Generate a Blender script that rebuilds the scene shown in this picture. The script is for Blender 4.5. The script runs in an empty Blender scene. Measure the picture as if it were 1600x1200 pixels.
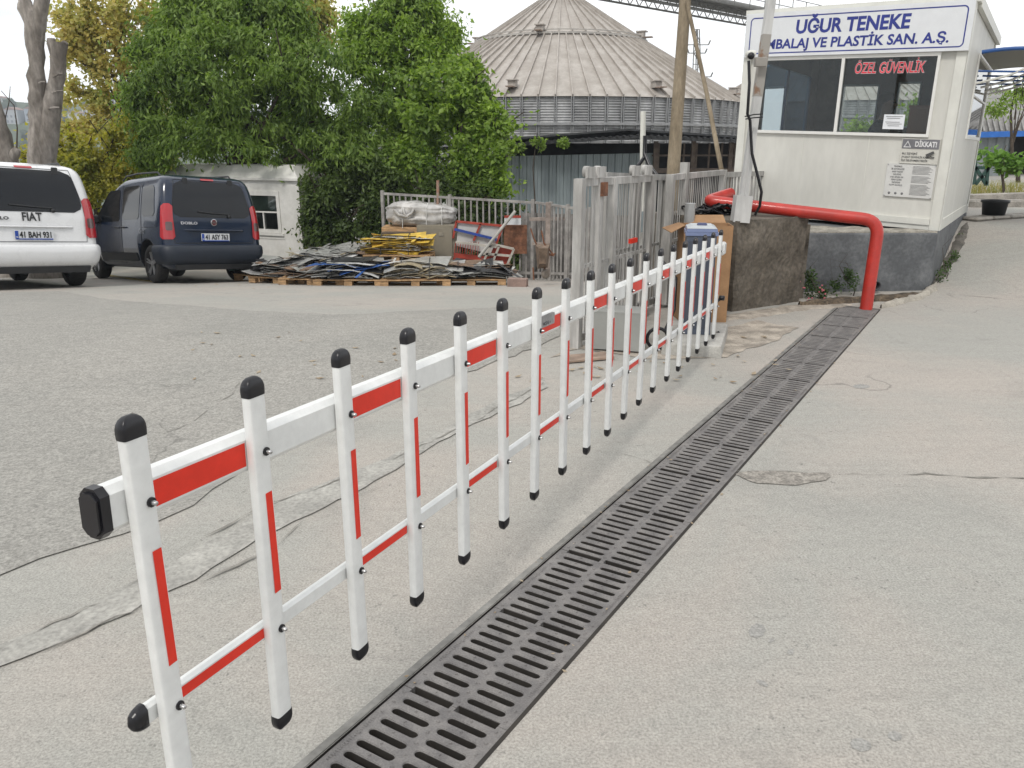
import bpy, bmesh, math, random
import numpy as np
from mathutils import Vector, Matrix, noise as mnoise
random.seed(7); rng = np.random.default_rng(11)
C = bpy.context.scene.collection
R = math.radians
# ------------------------------------------------------------------ camera
CAMH = 1.6; F = 1235.0; PITCH = .2919
cam_d = bpy.data.cameras.new('camera'); cam = bpy.data.objects.new('camera', cam_d); C.objects.link(cam)
cam.location = (0, 0, CAMH); cam.rotation_euler = (math.pi/2 - PITCH, 0, 0)
cam_d.sensor_width = 36; cam_d.lens = 36*F/1600; cam_d.clip_start = .05; cam_d.clip_end = 3000
bpy.context.scene.camera = cam
# ------------------------------------------------------------------ sky, sun
SUN_EL, SUN_AZ = R(48), R(200)
w = bpy.data.worlds.new('World'); bpy.context.scene.world = w; w.use_nodes = True
nt = w.node_tree; nt.nodes.clear()
out = nt.nodes.new('ShaderNodeOutputWorld'); bg = nt.nodes.new('ShaderNodeBackground')
sky = nt.nodes.new('ShaderNodeTexSky'); sky.sky_type = 'NISHITA'; sky.sun_disc = False
sky.sun_elevation = SUN_EL; sky.sun_rotation = SUN_AZ
tc = nt.nodes.new('ShaderNodeTexCoord'); mp = nt.nodes.new('ShaderNodeMapping'); mp.inputs['Scale'].default_value = (1, 1, 3.2)
nz = nt.nodes.new('ShaderNodeTexNoise'); nz.inputs['Scale'].default_value = 2.1; nz.inputs['Detail'].default_value = 6; nz.inputs['Roughness'].default_value = .55
cr = nt.nodes.new('ShaderNodeValToRGB'); cr.color_ramp.elements[0].position = .36; cr.color_ramp.elements[0].color = (10.2, 10.3, 10.7, 1)
cr.color_ramp.elements[1].position = .6; cr.color_ramp.elements[1].color = (15.0, 14.9, 14.5, 1)
mx = nt.nodes.new('ShaderNodeMix'); mx.data_type = 'RGBA'; mx.inputs['Factor'].default_value = .9
L = nt.links
L.new(tc.outputs['Generated'], mp.inputs['Vector']); L.new(mp.outputs['Vector'], nz.inputs['Vector']); L.new(nz.outputs['Fac'], cr.inputs['Fac'])
sx = nt.nodes.new('ShaderNodeSeparateXYZ'); L.new(tc.outputs['Generated'], sx.inputs[0])       # thicker cloud in the half of the sky behind the viewer
dm = nt.nodes.new('ShaderNodeMapRange'); dm.inputs['From Min'].default_value = -.55; dm.inputs['From Max'].default_value = .1; dm.inputs['To Min'].default_value = .66; L.new(sx.outputs['Y'], dm.inputs['Value'])
dc = nt.nodes.new('ShaderNodeVectorMath'); dc.operation = 'SCALE'; L.new(cr.outputs['Color'], dc.inputs[0]); L.new(dm.outputs['Result'], dc.inputs['Scale'])
L.new(sky.outputs['Color'], mx.inputs['A']); L.new(dc.outputs['Vector'], mx.inputs['B']); L.new(mx.outputs['Result'], bg.inputs['Color'])
bg.inputs['Strength'].default_value = .1; L.new(bg.outputs['Background'], out.inputs['Surface'])
sd = bpy.data.lights.new('sun', 'SUN'); sd.energy = 1.6; sd.angle = R(12); sd.color = (1, .96, .9)
sun = bpy.data.objects.new('sun', sd); C.objects.link(sun)
sun.rotation_euler = (math.pi/2 - SUN_EL, 0, math.pi - SUN_AZ)
vs = bpy.context.scene.view_settings
vs.view_transform = 'Standard'; vs.look = 'None'; vs.exposure = .13; vs.gamma = 1; vs.use_curve_mapping = False

# ------------------------------------------------------------------ helpers
cp, sp = math.cos(PITCH), math.sin(PITCH)
def ray(x, y): return Vector(((x-800)/F, cp + (600-y)/F*sp, -sp + (600-y)/F*cp))
def at(x, y, Y):                       # pixel of the photograph -> point at forward distance Y
    v = ray(x, y); return Vector((0, 0, CAMH)) + v*(Y/v.y)
def gp(x, y, z=0):
    v = ray(x, y); return Vector((0, 0, CAMH)) + v*((z-CAMH)/v.z)
def ss(a, b, t):
    t = min(1, max(0, (t-a)/(b-a))); return t*t*(3-2*t)
def ramp(t, k=1.0): return 0 if t <= 0 else (t*t/(2*k) if t < k else t-k/2)
def hz(x, y):
    gl = .6 + (y-6.3)*.55
    d = ramp(y-6.6, 2) - .8*ramp(y-17, 2) - .2*ramp(y-24, 2)
    lf = ss(-.75, .9, gl-x)
    z = -.117*d*lf
    if y > 30: z -= 4*ss(30, 60, y)*lf + 18*ss(60, 160, y)*lf
    t = (x-4.81)*.58 + (y-9.1)*.81
    z += (.58*ss(-.3, 3.4, t) + .012*min(15, max(0, t-3.4)))*ss(2.6, 4.6, x)*(1-ss(60, 200, y))
    if x < -11: z -= .27*min(12, -11-x)
    return z
def hz_at(x, y, n=8):                  # ground hit of a pixel
    z = 0
    for _ in range(30):
        p = gp(x, y, z); z = .5*z + .5*hz(p.x, p.y)
    return Vector((p.x, p.y, hz(p.x, p.y)))
def tagp(o, label=None, cat=None, group=None, kind=None):
    if label: o['label'] = label
    if cat: o['category'] = cat
    if group: o['group'] = group
    if kind: o['kind'] = kind
    return o
def thing(name, label, cat, loc=(0, 0, 0), rz=0, group=None):
    o = bpy.data.objects.new(name, None); C.objects.link(o); o.empty_display_size = .1
    o.location = loc; o.rotation_euler = (0, 0, rz)
    return tagp(o, label, cat, group)
def dup(o, parent=None):
    c = o.copy(); C.objects.link(c); c.parent = parent
    for ch in [k for k in bpy.data.objects if k.parent == o]: dup(ch, c)
    return c
def rootloc(p):
    v = Vector((0, 0, 0))
    while p: v += p.location; p = p.parent
    return v
class MB:
    def __init__(s): s.v = []; s.f = []; s.m = []; s.sm = []
    def add(s, vs, fs, m=0, smooth=False):
        n = len(s.v); s.v += [tuple(v) for v in vs]; s.f += [tuple(i+n for i in f) for f in fs]
        s.m += [m]*len(fs); s.sm += [smooth]*len(fs); return s
    def hexa(s, p, m=0):                # 8 points: bottom 4 ccw, top 4 ccw
        return s.add(p, [(3, 2, 1, 0), (4, 5, 6, 7), (0, 1, 5, 4), (1, 2, 6, 5), (2, 3, 7, 6), (3, 0, 4, 7)], m)
    def box(s, c, size, rz=0, m=0, M=None):
        hx, hy, hz_ = size[0]/2, size[1]/2, size[2]/2; c = Vector(c)
        Q = M if M is not None else Matrix.Rotation(rz, 3, 'Z')
        return s.hexa([c + Q@Vector(q) for q in [(-hx, -hy, -hz_), (hx, -hy, -hz_), (hx, hy, -hz_), (-hx, hy, -hz_), (-hx, -hy, hz_), (hx, -hy, hz_), (hx, hy, hz_), (-hx, hy, hz_)]], m)
    def bbox(s, c, size, b=.01, rz=0, m=0, M=None):   # chamfered box
        bm = bmesh.new(); bmesh.ops.create_cube(bm, size=1)
        for v in bm.verts: v.co = Vector((v.co.x*size[0], v.co.y*size[1], v.co.z*size[2]))
        bmesh.ops.bevel(bm, geom=bm.edges[:], offset=b, segments=2, affect='EDGES', profile=.5)
        Q = M if M is not None else Matrix.Rotation(rz, 3, 'Z'); c = Vector(c)
        s.add([c + Q@v.co for v in bm.verts], [[v.index for v in f.verts] for f in bm.faces], m); bm.free(); return s
    def bar(s, a, b, w_, h_, up=(0, 0, 1), m=0):
        a, b = Vector(a), Vector(b); d = (b-a).normalized(); u = Vector(up)
        if abs(d.dot(u)) > .98: u = Vector((1, 0, 0))
        x = d.cross(u).normalized()*w_/2; z = x.cross(d).normalized()*h_/2
        return s.hexa([a-x-z, a+x-z, b+x-z, b-x-z, a-x+z, a+x+z, b+x+z, b-x+z], m)
    def tube(s, pts, r, n=8, m=0, caps=True):
        pts = [Vector(p) for p in pts]; k = len(pts); rs = r if isinstance(r, (list, tuple)) else [r]*k
        vs, fs = [], []; u = None
        for i, p in enumerate(pts):
            d = (pts[min(i+1, k-1)] - pts[max(i-1, 0)]).normalized()
            if u is None: u = d.orthogonal().normalized()
            u = (u - d*u.dot(d)).normalized(); v2 = d.cross(u)
            for j in range(n):
                a = 2*math.pi*j/n; vs.append(p + (u*math.cos(a) + v2*math.sin(a))*rs[i])
        for i in range(k-1):
            for j in range(n): fs.append((i*n+j, i*n+(j+1) % n, (i+1)*n+(j+1) % n, (i+1)*n+j))
        s.add(vs, fs, m, True)
        if caps: s.add(vs[:n], [tuple(range(n))[::-1]], m); s.add(vs[-n:], [tuple(range(n))], m)
        return s
    def lathe(s, prof, c, axis=(0, 0, 1), n=24, m=0, smooth=True):   # prof: (r, h)
        c = Vector(c); a = Vector(axis).normalized(); u = a.orthogonal().normalized(); v2 = a.cross(u); vs, fs = [], []
        for r, h in prof:
            for j in range(n):
                t = 2*math.pi*j/n; vs.append(c + a*h + (u*math.cos(t)+v2*math.sin(t))*r)
        for i in range(len(prof)-1):
            for j in range(n): fs.append((i*n+j, i*n+(j+1) % n, (i+1)*n+(j+1) % n, (i+1)*n+j))
        return s.add(vs, fs, m, smooth)
    def prism(s, poly, o, ex, ey, ez, t, m=0):   # poly (a,b) extruded t along ez from origin o
        o, ex, ey, ez = Vector(o), Vector(ex), Vector(ey), Vector(ez); n = len(poly)
        lo = [o + ex*a + ey*b for a, b in poly]; hi = [p + ez*t for p in lo]
        return s.add(lo+hi, [tuple(range(n))[::-1], tuple(range(n, 2*n))] + [(i, (i+1) % n, n+(i+1) % n, n+i) for i in range(n)], m)
    def build(s, name, mats, parent=None, world=True, loc=None):
        off = Vector((0, 0, 0))
        if parent is not None and world: off = rootloc(parent)
        if parent is None and loc is not None: off = Vector(loc)
        me = bpy.data.meshes.new(name); me.from_pydata([tuple(Vector(v)-off) for v in s.v], [], s.f)
        for mm in (mats if isinstance(mats, (list, tuple)) else [mats]): me.materials.append(mm)
        me.polygons.foreach_set('material_index', s.m); me.polygons.foreach_set('use_smooth', s.sm); me.update()
        o = bpy.data.objects.new(name, me); C.objects.link(o)
        if parent is not None: o.parent = parent
        elif loc is not None: o.location = loc
        return o
def text_into(mb, body, size, o, ex, ey, en, m=0, thick=.002, bold=0., align='CENTER', width=None, shear=0):
    cu = bpy.data.curves.new('t', 'FONT'); cu.body = body; cu.size = size; cu.offset = bold; cu.align_x = align; cu.shear = shear; cu.resolution_u = 3
    ob = bpy.data.objects.new('t', cu); C.objects.link(ob); dg = bpy.context.evaluated_depsgraph_get(); me = ob.evaluated_get(dg).to_mesh()
    vs = [v.co.copy() for v in me.vertices]; fs = [tuple(p.vertices) for p in me.polygons]
    ob.evaluated_get(dg).to_mesh_clear(); bpy.data.objects.remove(ob); bpy.data.curves.remove(cu)
    if not vs: return
    x0, x1 = min(v.x for v in vs), max(v.x for v in vs); k = 1.0
    if width: k = width/(x1-x0)
    o, ex, ey, en = Vector(o), Vector(ex), Vector(ey), Vector(en)
    top = [o + ex*(v.x*k) + ey*v.y + en*thick for v in vs]
    mb.add(top, fs, m)

# ------------------------------------------------------------------ materials
MATS = {}
def mat(name, col, rough=.6, metal=0., var=.12, scale=5., bump=0., bscale=60., col2=None, pos=(.4, .65), spec=.5, stretch=(1, 1, 1), coat=0, fine=.0, trans=0):
    if name in MATS: return MATS[name]
    m = bpy.data.materials.new(name); m.use_nodes = True; n = m.node_tree.nodes; l = m.node_tree.links; b = n['Principled BSDF']
    b.inputs['Roughness'].default_value = rough; b.inputs['Metallic'].default_value = metal; b.inputs['Specular IOR Level'].default_value = spec
    b.inputs['Coat Weight'].default_value = coat
    t = n.new('ShaderNodeTexCoord'); mp = n.new('ShaderNodeMapping'); mp.inputs['Scale'].default_value = stretch
    l.new(t.outputs['Object'], mp.inputs['Vector'])
    nz = n.new('ShaderNodeTexNoise'); nz.inputs['Scale'].default_value = scale; nz.inputs['Detail'].default_value = 6; nz.inputs['Roughness'].default_value = .62
    l.new(mp.outputs['Vector'], nz.inputs['Vector'])
    rp = n.new('ShaderNodeValToRGB'); rp.color_ramp.elements[0].position = pos[0]; rp.color_ramp.elements[1].position = pos[1]
    c1 = tuple(c*(1-var) for c in col); c2 = col2 if col2 else tuple(min(1, c*(1+var)) for c in col)
    rp.color_ramp.elements[0].color = (*c1, 1); rp.color_ramp.elements[1].color = (*c2, 1)
    l.new(nz.outputs['Fac'], rp.inputs['Fac']); res = rp.outputs['Color']
    if fine:
        n2 = n.new('ShaderNodeTexNoise'); n2.inputs['Scale'].default_value = bscale; n2.inputs['Detail'].default_value = 4
        mr = n.new('ShaderNodeMapRange'); mr.inputs['From Min'].default_value = .3; mr.inputs['From Max'].default_value = .7; mr.inputs['To Min'].default_value = 1-fine; mr.inputs['To Max'].default_value = 1+fine
        l.new(mp.outputs['Vector'], n2.inputs['Vector']); l.new(n2.outputs['Fac'], mr.inputs['Value'])
        vm = n.new('ShaderNodeVectorMath'); vm.operation = 'SCALE'; l.new(res, vm.inputs[0]); l.new(mr.outputs['Result'], vm.inputs['Scale']); res = vm.outputs['Vector']
    l.new(res, b.inputs['Base Color'])
    mr2 = n.new('ShaderNodeMapRange'); mr2.inputs['To Min'].default_value = max(0, rough-.08); mr2.inputs['To Max'].default_value = min(1, rough+.08)
    l.new(nz.outputs['Fac'], mr2.inputs['Value']); l.new(mr2.outputs['Result'], b.inputs['Roughness'])
    if bump:
        n3 = n.new('ShaderNodeTexNoise'); n3.inputs['Scale'].default_value = bscale; n3.inputs['Detail'].default_value = 5
        l.new(mp.outputs['Vector'], n3.inputs['Vector'])
        bp = n.new('ShaderNodeBump'); bp.inputs['Strength'].default_value = min(1, bump); bp.inputs['Distance'].default_value = .01
        l.new(n3.outputs['Fac'], bp.inputs['Height']); l.new(bp.outputs['Normal'], b.inputs['Normal'])
    MATS[name] = m; return m
def glass(name, tint=(.75, .8, .8), refl=.12):
    m = bpy.data.materials.new(name); m.use_nodes = True; n = m.node_tree.nodes; l = m.node_tree.links; n.clear()
    o = n.new('ShaderNodeOutputMaterial'); t = n.new('ShaderNodeBsdfTransparent'); t.inputs['Color'].default_value = (*tint, 1)
    g = n.new('ShaderNodeBsdfGlossy'); g.inputs['Roughness'].default_value = .02; fr = n.new('ShaderNodeFresnel'); fr.inputs['IOR'].default_value = 1.4
    mr = n.new('ShaderNodeMapRange'); mr.inputs['To Min'].default_value = refl*.3; mr.inputs['To Max'].default_value = .8
    x = n.new('ShaderNodeMixShader'); l.new(fr.outputs['Fac'], mr.inputs['Value']); l.new(mr.outputs['Result'], x.inputs['Fac'])
    l.new(t.outputs[0], x.inputs[1]); l.new(g.outputs[0], x.inputs[2]); l.new(x.outputs[0], o.inputs['Surface']); return m
def leafmat(name, ca, cb, cc=None, tr=.35):
    m = bpy.data.materials.new(name); m.use_nodes = True; n = m.node_tree.nodes; l = m.node_tree.links; n.clear()
    o = n.new('ShaderNodeOutputMaterial'); g = n.new('ShaderNodeNewGeometry'); rp = n.new('ShaderNodeValToRGB')
    rp.color_ramp.elements[0].color = (*ca, 1); rp.color_ramp.elements[1].color = (*cb, 1)
    if cc: e = rp.color_ramp.elements.new(.93); e.color = (*cc, 1); rp.color_ramp.elements[1].position = .8
    t = n.new('ShaderNodeTexCoord'); nz = n.new('ShaderNodeTexNoise'); nz.inputs['Scale'].default_value = 1.1; nz.inputs['Detail'].default_value = 3
    l.new(t.outputs['Object'], nz.inputs['Vector'])
    ma = n.new('ShaderNodeMath'); ma.operation = 'MULTIPLY_ADD'; ma.inputs[1].default_value = .5; l.new(g.outputs['Random Per Island'], ma.inputs[0])
    mb_ = n.new('ShaderNodeMapRange'); mb_.inputs['From Min'].default_value = .3; mb_.inputs['From Max'].default_value = .7; mb_.inputs['To Max'].default_value = .55
    l.new(nz.outputs['Fac'], mb_.inputs['Value']); l.new(mb_.outputs['Result'], ma.inputs[2]); l.new(ma.outputs[0], rp.inputs['Fac'])
    d = n.new('ShaderNodeBsdfPrincipled'); d.inputs['Roughness'].default_value = .5; d.inputs['Specular IOR Level'].default_value = .35
    l.new(rp.outputs['Color'], d.inputs['Base Color'])
    tl = n.new('ShaderNodeBsdfTranslucent'); hs = n.new('ShaderNodeHueSaturation'); hs.inputs['Value'].default_value = 1.5; hs.inputs['Saturation'].default_value = 1.15
    l.new(rp.outputs['Color'], hs.inputs['Color']); l.new(hs.outputs['Color'], tl.inputs['Color'])
    x = n.new('ShaderNodeMixShader'); x.inputs['Fac'].default_value = tr; l.new(d.outputs[0], x.inputs[1]); l.new(tl.outputs[0], x.inputs[2]); l.new(x.outputs[0], o.inputs['Surface'])
    MATS[name] = m; return m
def pavemat(name, base, tint, dark, grain, gscale, asphalt=False):
    m = bpy.data.materials.new(name); m.use_nodes = True; n = m.node_tree.nodes; l = m.node_tree.links; b = n['Principled BSDF']
    t = n.new('ShaderNodeTexCoord'); P = t.outputs['Object']
    def noise(sc, det=6, ro=.6, vec=P, dist=0):
        k = n.new('ShaderNodeTexNoise'); k.inputs['Scale'].default_value = sc; k.inputs['Detail'].default_value = det; k.inputs['Roughness'].default_value = ro; k.inputs['Distortion'].default_value = dist
        l.new(vec, k.inputs['Vector']); return k.outputs['Fac']
    def mr(v, a, b_, c, d):
        k = n.new('ShaderNodeMapRange'); k.inputs['From Min'].default_value = a; k.inputs['From Max'].default_value = b_; k.inputs['To Min'].default_value = c; k.inputs['To Max'].default_value = d; l.new(v, k.inputs['Value']); return k.outputs['Result']
    def mul(a, b_):
        k = n.new('ShaderNodeMath'); k.operation = 'MULTIPLY'; l.new(a, k.inputs[0])
        if isinstance(b_, float): k.inputs[1].default_value = b_
        else: l.new(b_, k.inputs[1])
        return k.outputs[0]
    def mixc(f, a, b_):
        k = n.new('ShaderNodeMix'); k.data_type = 'RGBA'
        if isinstance(f, float): k.inputs['Factor'].default_value = f
        else: l.new(f, k.inputs['Factor'])
        for nm, v in (('A', a), ('B', b_)):
            if isinstance(v, tuple): k.inputs[nm].default_value = (*v, 1)
            else: l.new(v, k.inputs[nm])
        return k.outputs['Result']
    col = mixc(mr(noise(.55, 5, .6, dist=.6), .42, .62, 0, 1), base, tint)
    col = mixc(mr(noise(.9, 7, .65, dist=1.2), .55, .78, 0, .55), col, dark)
    mp = n.new('ShaderNodeMapping'); mp.inputs['Rotation'].default_value = (0, 0, R(-12)); mp.inputs['Scale'].default_value = (.7, 4.5, 1); l.new(P, mp.inputs['Vector'])
    streak = mr(noise(2.2, 6, .7, mp.outputs['Vector'], .4), .35, .7, .96, 1.035)
    gr = mr(noise(gscale, 3, .75), .28, .72, 1-grain, 1+grain)
    g2 = mr(noise(gscale*.22, 5, .7), .3, .7, 1-grain*.28, 1+grain*.28)
    f = mul(mul(gr, g2), streak)
    # pits and specks
    vo = n.new('ShaderNodeTexVoronoi'); vo.inputs['Scale'].default_value = 34 if not asphalt else 90; l.new(P, vo.inputs['Vector'])
    pit = mul(mr(vo.outputs['Distance'], .06, .2, 1, 0), mr(noise(1.7, 4, .6), .5, .62, 0, 1))
    # sparse dark flecks, soft grey smudges
    fl = mul(mr(noise(26 if not asphalt else 50, 5, .72), .61, .68, 0, .85), mr(noise(1.1, 4, .6), .40, .58, .2, 1))
    sm = mr(noise(1.9, 5, .62, dist=.5), .62, .74, 0, .5)
    # hairline cracks
    nv = n.new('ShaderNodeTexNoise'); nv.inputs['Scale'].default_value = 1.6; nv.inputs['Detail'].default_value = 6; l.new(P, nv.inputs['Vector'])
    ad = n.new('ShaderNodeVectorMath'); ad.operation = 'MULTIPLY_ADD'; ad.inputs[1].default_value = (1.1, 1.1, 0); l.new(nv.outputs['Color'], ad.inputs[0]); l.new(P, ad.inputs[2])
    v2 = n.new('ShaderNodeTexVoronoi'); v2.feature = 'DISTANCE_TO_EDGE'; v2.inputs['Scale'].default_value = .42; l.new(ad.outputs['Vector'], v2.inputs['Vector'])
    crk = mul(mr(v2.outputs['Distance'], .0, .004, 1, 0), mr(noise(.6, 3), .52, .62, 0, .55))
    sc = n.new('ShaderNodeVectorMath'); sc.operation = 'SCALE'; l.new(col, sc.inputs[0]); l.new(f, sc.inputs['Scale'])
    dk = tuple(c*.45 for c in dark)
    c3 = mixc(sm, sc.outputs['Vector'], tuple(c*.86 for c in dark)); c3 = mixc(fl, c3, tuple(c*.6 for c in dark)); c3 = mixc(mul(pit, .7), c3, dk); c3 = mixc(crk, c3, dk)
    # oil / water spots
    v3 = n.new('ShaderNodeTexVoronoi'); v3.inputs['Scale'].default_value = .8; l.new(ad.outputs['Vector'], v3.inputs['Vector'])
    spot = mul(mr(v3.outputs['Distance'], .07, .1, .45, 0), mr(noise(3, 3), .45, .6, 0, 1))
    c3 = mixc(spot, c3, tuple(c*.7 for c in dark)); l.new(c3, b.inputs['Base Color'])
    b.inputs['Roughness'].default_value = .85; b.inputs['Specular IOR Level'].default_value = .3
    bp = n.new('ShaderNodeBump'); bp.inputs['Strength'].default_value = .55 if not asphalt else .8; bp.inputs['Distance'].default_value = .006
    hh = n.new('ShaderNodeMath'); hh.operation = 'SUBTRACT'; l.new(noise(gscale*.6, 4, .75), hh.inputs[0]); l.new(crk, hh.inputs[1])
    l.new(hh.outputs[0], bp.inputs['Height']); l.new(bp.outputs['Normal'], b.inputs['Normal'])
    MATS[name] = m; return m
concrete = pavemat('concrete_paving', (.340, .334, .306), (.388, .356, .320), (.255, .250, .232), .36, 120)
asphalt = pavemat('asphalt_paving', (.288, .281, .258), (.315, .304, .278), (.24, .234, .216), .42, 70, True)
oldconc = mat('old_concrete', (.42, .41, .38), .85, var=.2, scale=4, bump=.5, bscale=70, fine=.12)
white_paint = mat('white_powder_coat', (.70, .71, .70), .36, var=.05, scale=16, fine=.03, bscale=45, pos=(.3, .6), coat=.2)
red_tape = mat('red_reflective_tape', (.70, .036, .018), .4, var=.06, scale=20, spec=.3)
black_rubber = mat('black_rubber', (.007, .007, .010), .3, var=.2, scale=30, spec=.5)
steel = mat('steel', (.5, .5, .5), .3, 1., var=.1)
cast_iron = mat('cast_iron', (.165, .157, .155), .55, .1, var=.18, scale=9, bump=.35, bscale=160, fine=.16, col2=(.225, .213, .203))
dark_void = mat('dark_void', (.015, .014, .013), .9)
gate_paint = mat('weathered_gate_paint', (.40, .39, .37), .6, .0, var=.2, scale=5, fine=.12, bscale=30, bump=.15, col2=(.52, .51, .49), stretch=(1, 1, .25))
rust = mat('rust', (.20, .09, .05), .85, var=.4, scale=12, bump=.3)
timber = mat('pallet_timber', (.46, .29, .15), .8, var=.35, scale=6, stretch=(1, 1, 4), bump=.3, fine=.15)
old_timber = mat('old_timber', (.33, .30, .24), .85, var=.25, scale=5, bump=.3, fine=.15)

# ------------------------------------------------------------------ ground, drain channel, paving
DU = Vector((.527, .850, 0)); DN = Vector((-.850, .527, 0)); DO = Vector((-.3265, 1.7375, 0))
U0, U1, DW = -.734, 7.45, .194
def uv(u, v): p = DO + DU*u + DN*v; return p
def ground_sheet():
    us = [-400, -150, -60, -25, -12, -6, -3, -1.5, U0]; k = U0
    while k < U1-.3: k += .2558; us.append(k)
    us[-1] = U1
    while k < 34: k += .3; us.append(k)
    us += [36, 40, 46, 54, 64, 80, 110, 160, 260, 420]
    vs_ = [-400, -200, -100, -60, -35, -24, -18, -14]; k = -12.
    while k < -DW-.3: vs_.append(k); k += .3
    vs_ += [-DW, DW]; k = DW + .3
    while k < 26: vs_.append(k); k += .3
    vs_ += [28, 31, 36, 44, 56, 75, 110, 160, 260, 420]
    m = MB(); n = len(vs_); P = []
    for u in us:
        for v in vs_:
            p = uv(u, v); P.append((p.x, p.y, hz(p.x, p.y)))
    fs = []
    for i in range(len(us)-1):
        for j in range(n-1):
            if us[i] >= U0-1e-6 and us[i+1] <= U1+1e-6 and vs_[j] >= -DW-1e-6 and vs_[j+1] <= DW+1e-6: continue
            fs.append((i*n+j, (i+1)*n+j, (i+1)*n+j+1, i*n+j+1)[::-1])
    m.add(P, fs, 0, True); o = m.build('ground', concrete); tagp(o, kind='structure')
    ch = MB(); D = .3                                    # the trough below the grates
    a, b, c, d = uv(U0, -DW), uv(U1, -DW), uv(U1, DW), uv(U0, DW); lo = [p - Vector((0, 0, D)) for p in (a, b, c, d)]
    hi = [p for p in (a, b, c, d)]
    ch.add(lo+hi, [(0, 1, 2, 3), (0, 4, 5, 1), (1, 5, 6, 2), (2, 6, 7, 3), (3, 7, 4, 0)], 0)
    o = ch.build('drain_channel', mat('channel_concrete', (.022, .018, .016), .9, var=.3, scale=8)); tagp(o, kind='structure')  # near-black base colour deepens the shade seen through the slots
ground_sheet()
def flat_patch(name, poly, material, lift, seed, jit=.05, step=.12, inner=.5):
    """ragged-edged sheet that follows the ground"""
    from mathutils.geometry import delaunay_2d_cdt
    rnd = random.Random(seed); pts = []
    for i in range(len(poly)):
        a, b = Vector(poly[i][:2]), Vector(poly[(i+1) % len(poly)][:2]); n = max(1, int((b-a).length/step)); t = (b-a).normalized(); nn = Vector((-t.y, t.x))
        for k in range(n):
            p = a + (b-a)*k/n; q = mnoise.noise(Vector((p.x*1.3, p.y*1.3, seed)))*jit*2 + mnoise.noise(Vector((p.x*6, p.y*6, seed)))*jit
            pts.append(p + nn*q)
    nb = len(pts); xs = [p.x for p in pts]; ys = [p.y for p in pts]; x = min(xs); inn = []
    def inside(px, py):
        c = False; j = nb-1
        for i in range(nb):
            if (pts[i].y > py) != (pts[j].y > py) and px < (pts[j].x-pts[i].x)*(py-pts[i].y)/(pts[j].y-pts[i].y)+pts[i].x: c = not c
            j = i
        return c
    while x < max(xs):
        y = min(ys)
        while y < max(ys):
            q = Vector((x+rnd.uniform(-.05, .05), y+rnd.uniform(-.05, .05)))
            if inside(q.x, q.y): inn.append(q)
            y += inner
        x += inner
    r = delaunay_2d_cdt(pts+inn, [(i, (i+1) % nb) for i in range(nb)], [list(range(nb))], 1, 1e-5)
    m = MB(); m.add([(p.x, p.y, hz(p.x, p.y)+lift) for p in r[0]], [tuple(f) for f in r[2]], 0, True)
    o = m.build(name, material); return tagp(o, kind='structure')
def gpoly(px): return [hz_at(*p) for p in px]
ap = gpoly([(0, 905), (250, 815), (430, 705), (620, 622), (760, 570), (845, 545), (872, 520), (880, 492), (800, 480), (640, 487), (520, 492), (400, 487), (290, 478), (170, 468), (95, 455), (0, 458)])
ap = [Vector((-9, 7, 0)), Vector((-5.5, 2.2, 0)), Vector((-3.2, 1.3, 0))] + ap + [Vector((-14, 12.4, 0))]
flat_patch('asphalt_lot', ap, asphalt, .006, 3, .06, .15, .3)
flat_patch('pavement_patch', gpoly([(1152, 741), (1180, 752), (1240, 755), (1285, 750), (1296, 742), (1230, 739), (1180, 738)]), mat('broken_concrete', (.29, .27, .24), .95, var=.3, scale=20, bump=1, bscale=90, fine=.3), .004, 5, .02, .02, .08)
crackm = mat('crack_dirt', (.25, .24, .215), .95, var=.2, scale=25, bump=.5)
def crack(px, wd=.012, seed=0, lift=.004, m_=None):
    P = [hz_at(*p) for p in px]; m = MB(); q = []
    for i in range(len(P)-1):
        n = max(2, int((P[i+1]-P[i]).length/.05))
        for k in range(n): q.append(P[i].lerp(P[i+1], k/n))
    q.append(P[-1]); Lf, Rt = [], []
    for i, p in enumerate(q):
        d = (q[min(i+1, len(q)-1)]-q[max(i-1, 0)]).normalized(); nn = Vector((-d.y, d.x, 0))
        o = nn*(mnoise.noise(Vector((p.x*3, p.y*3, seed)))*.05 + mnoise.noise(Vector((p.x*14, p.y*14, seed)))*.025)
        e = wd*max(.02, abs(mnoise.noise(Vector((p.x*4, p.y*4, seed+9))))*3.2-.25)
        for lst, sgn in ((Lf, 1), (Rt, -1)):
            r_ = p + o + nn*e*sgn*.5; lst.append((r_.x, r_.y, hz(r_.x, r_.y)+lift))
    n = len(q); m.add(Lf+Rt, [(i, n+i, n+i+1, i+1) for i in range(n-1)]); return tagp(m.build('pavement_crack', m_ or crackm), kind='structure')
crack([(1150, 735), (1300, 741), (1450, 744), (1700, 748)], .012, 1)
crack([(1018, 722), (960, 708), (900, 698), (860, 700)], .01, 2)
crack([(-60, 1040), (60, 990), (180, 930), (300, 850), (420, 790), (560, 740), (620, 715), (740, 660), (850, 600)], .012, 3, .010)
crack([(-60, 1075), (80, 1010), (210, 960), (330, 900), (420, 860), (520, 790), (600, 760)], .008, 4, .009)
0 and crack([(-40, 960), (110, 900), (240, 860), (330, 835), (380, 800)], .007, 5, .009)
0 and crack([(560, 755), (640, 740), (655, 700), (760, 690), (830, 640)], .006, 6, .009)
crack([(240, 690), (330, 640), (380, 600)], .006, 8, .009)
crack([(1500, 468), (1480, 460), (1600, 470)], .01, 9)
0 and crack([(1345, 560), (1420, 600), (1600, 585)], .004, 10)
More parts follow.
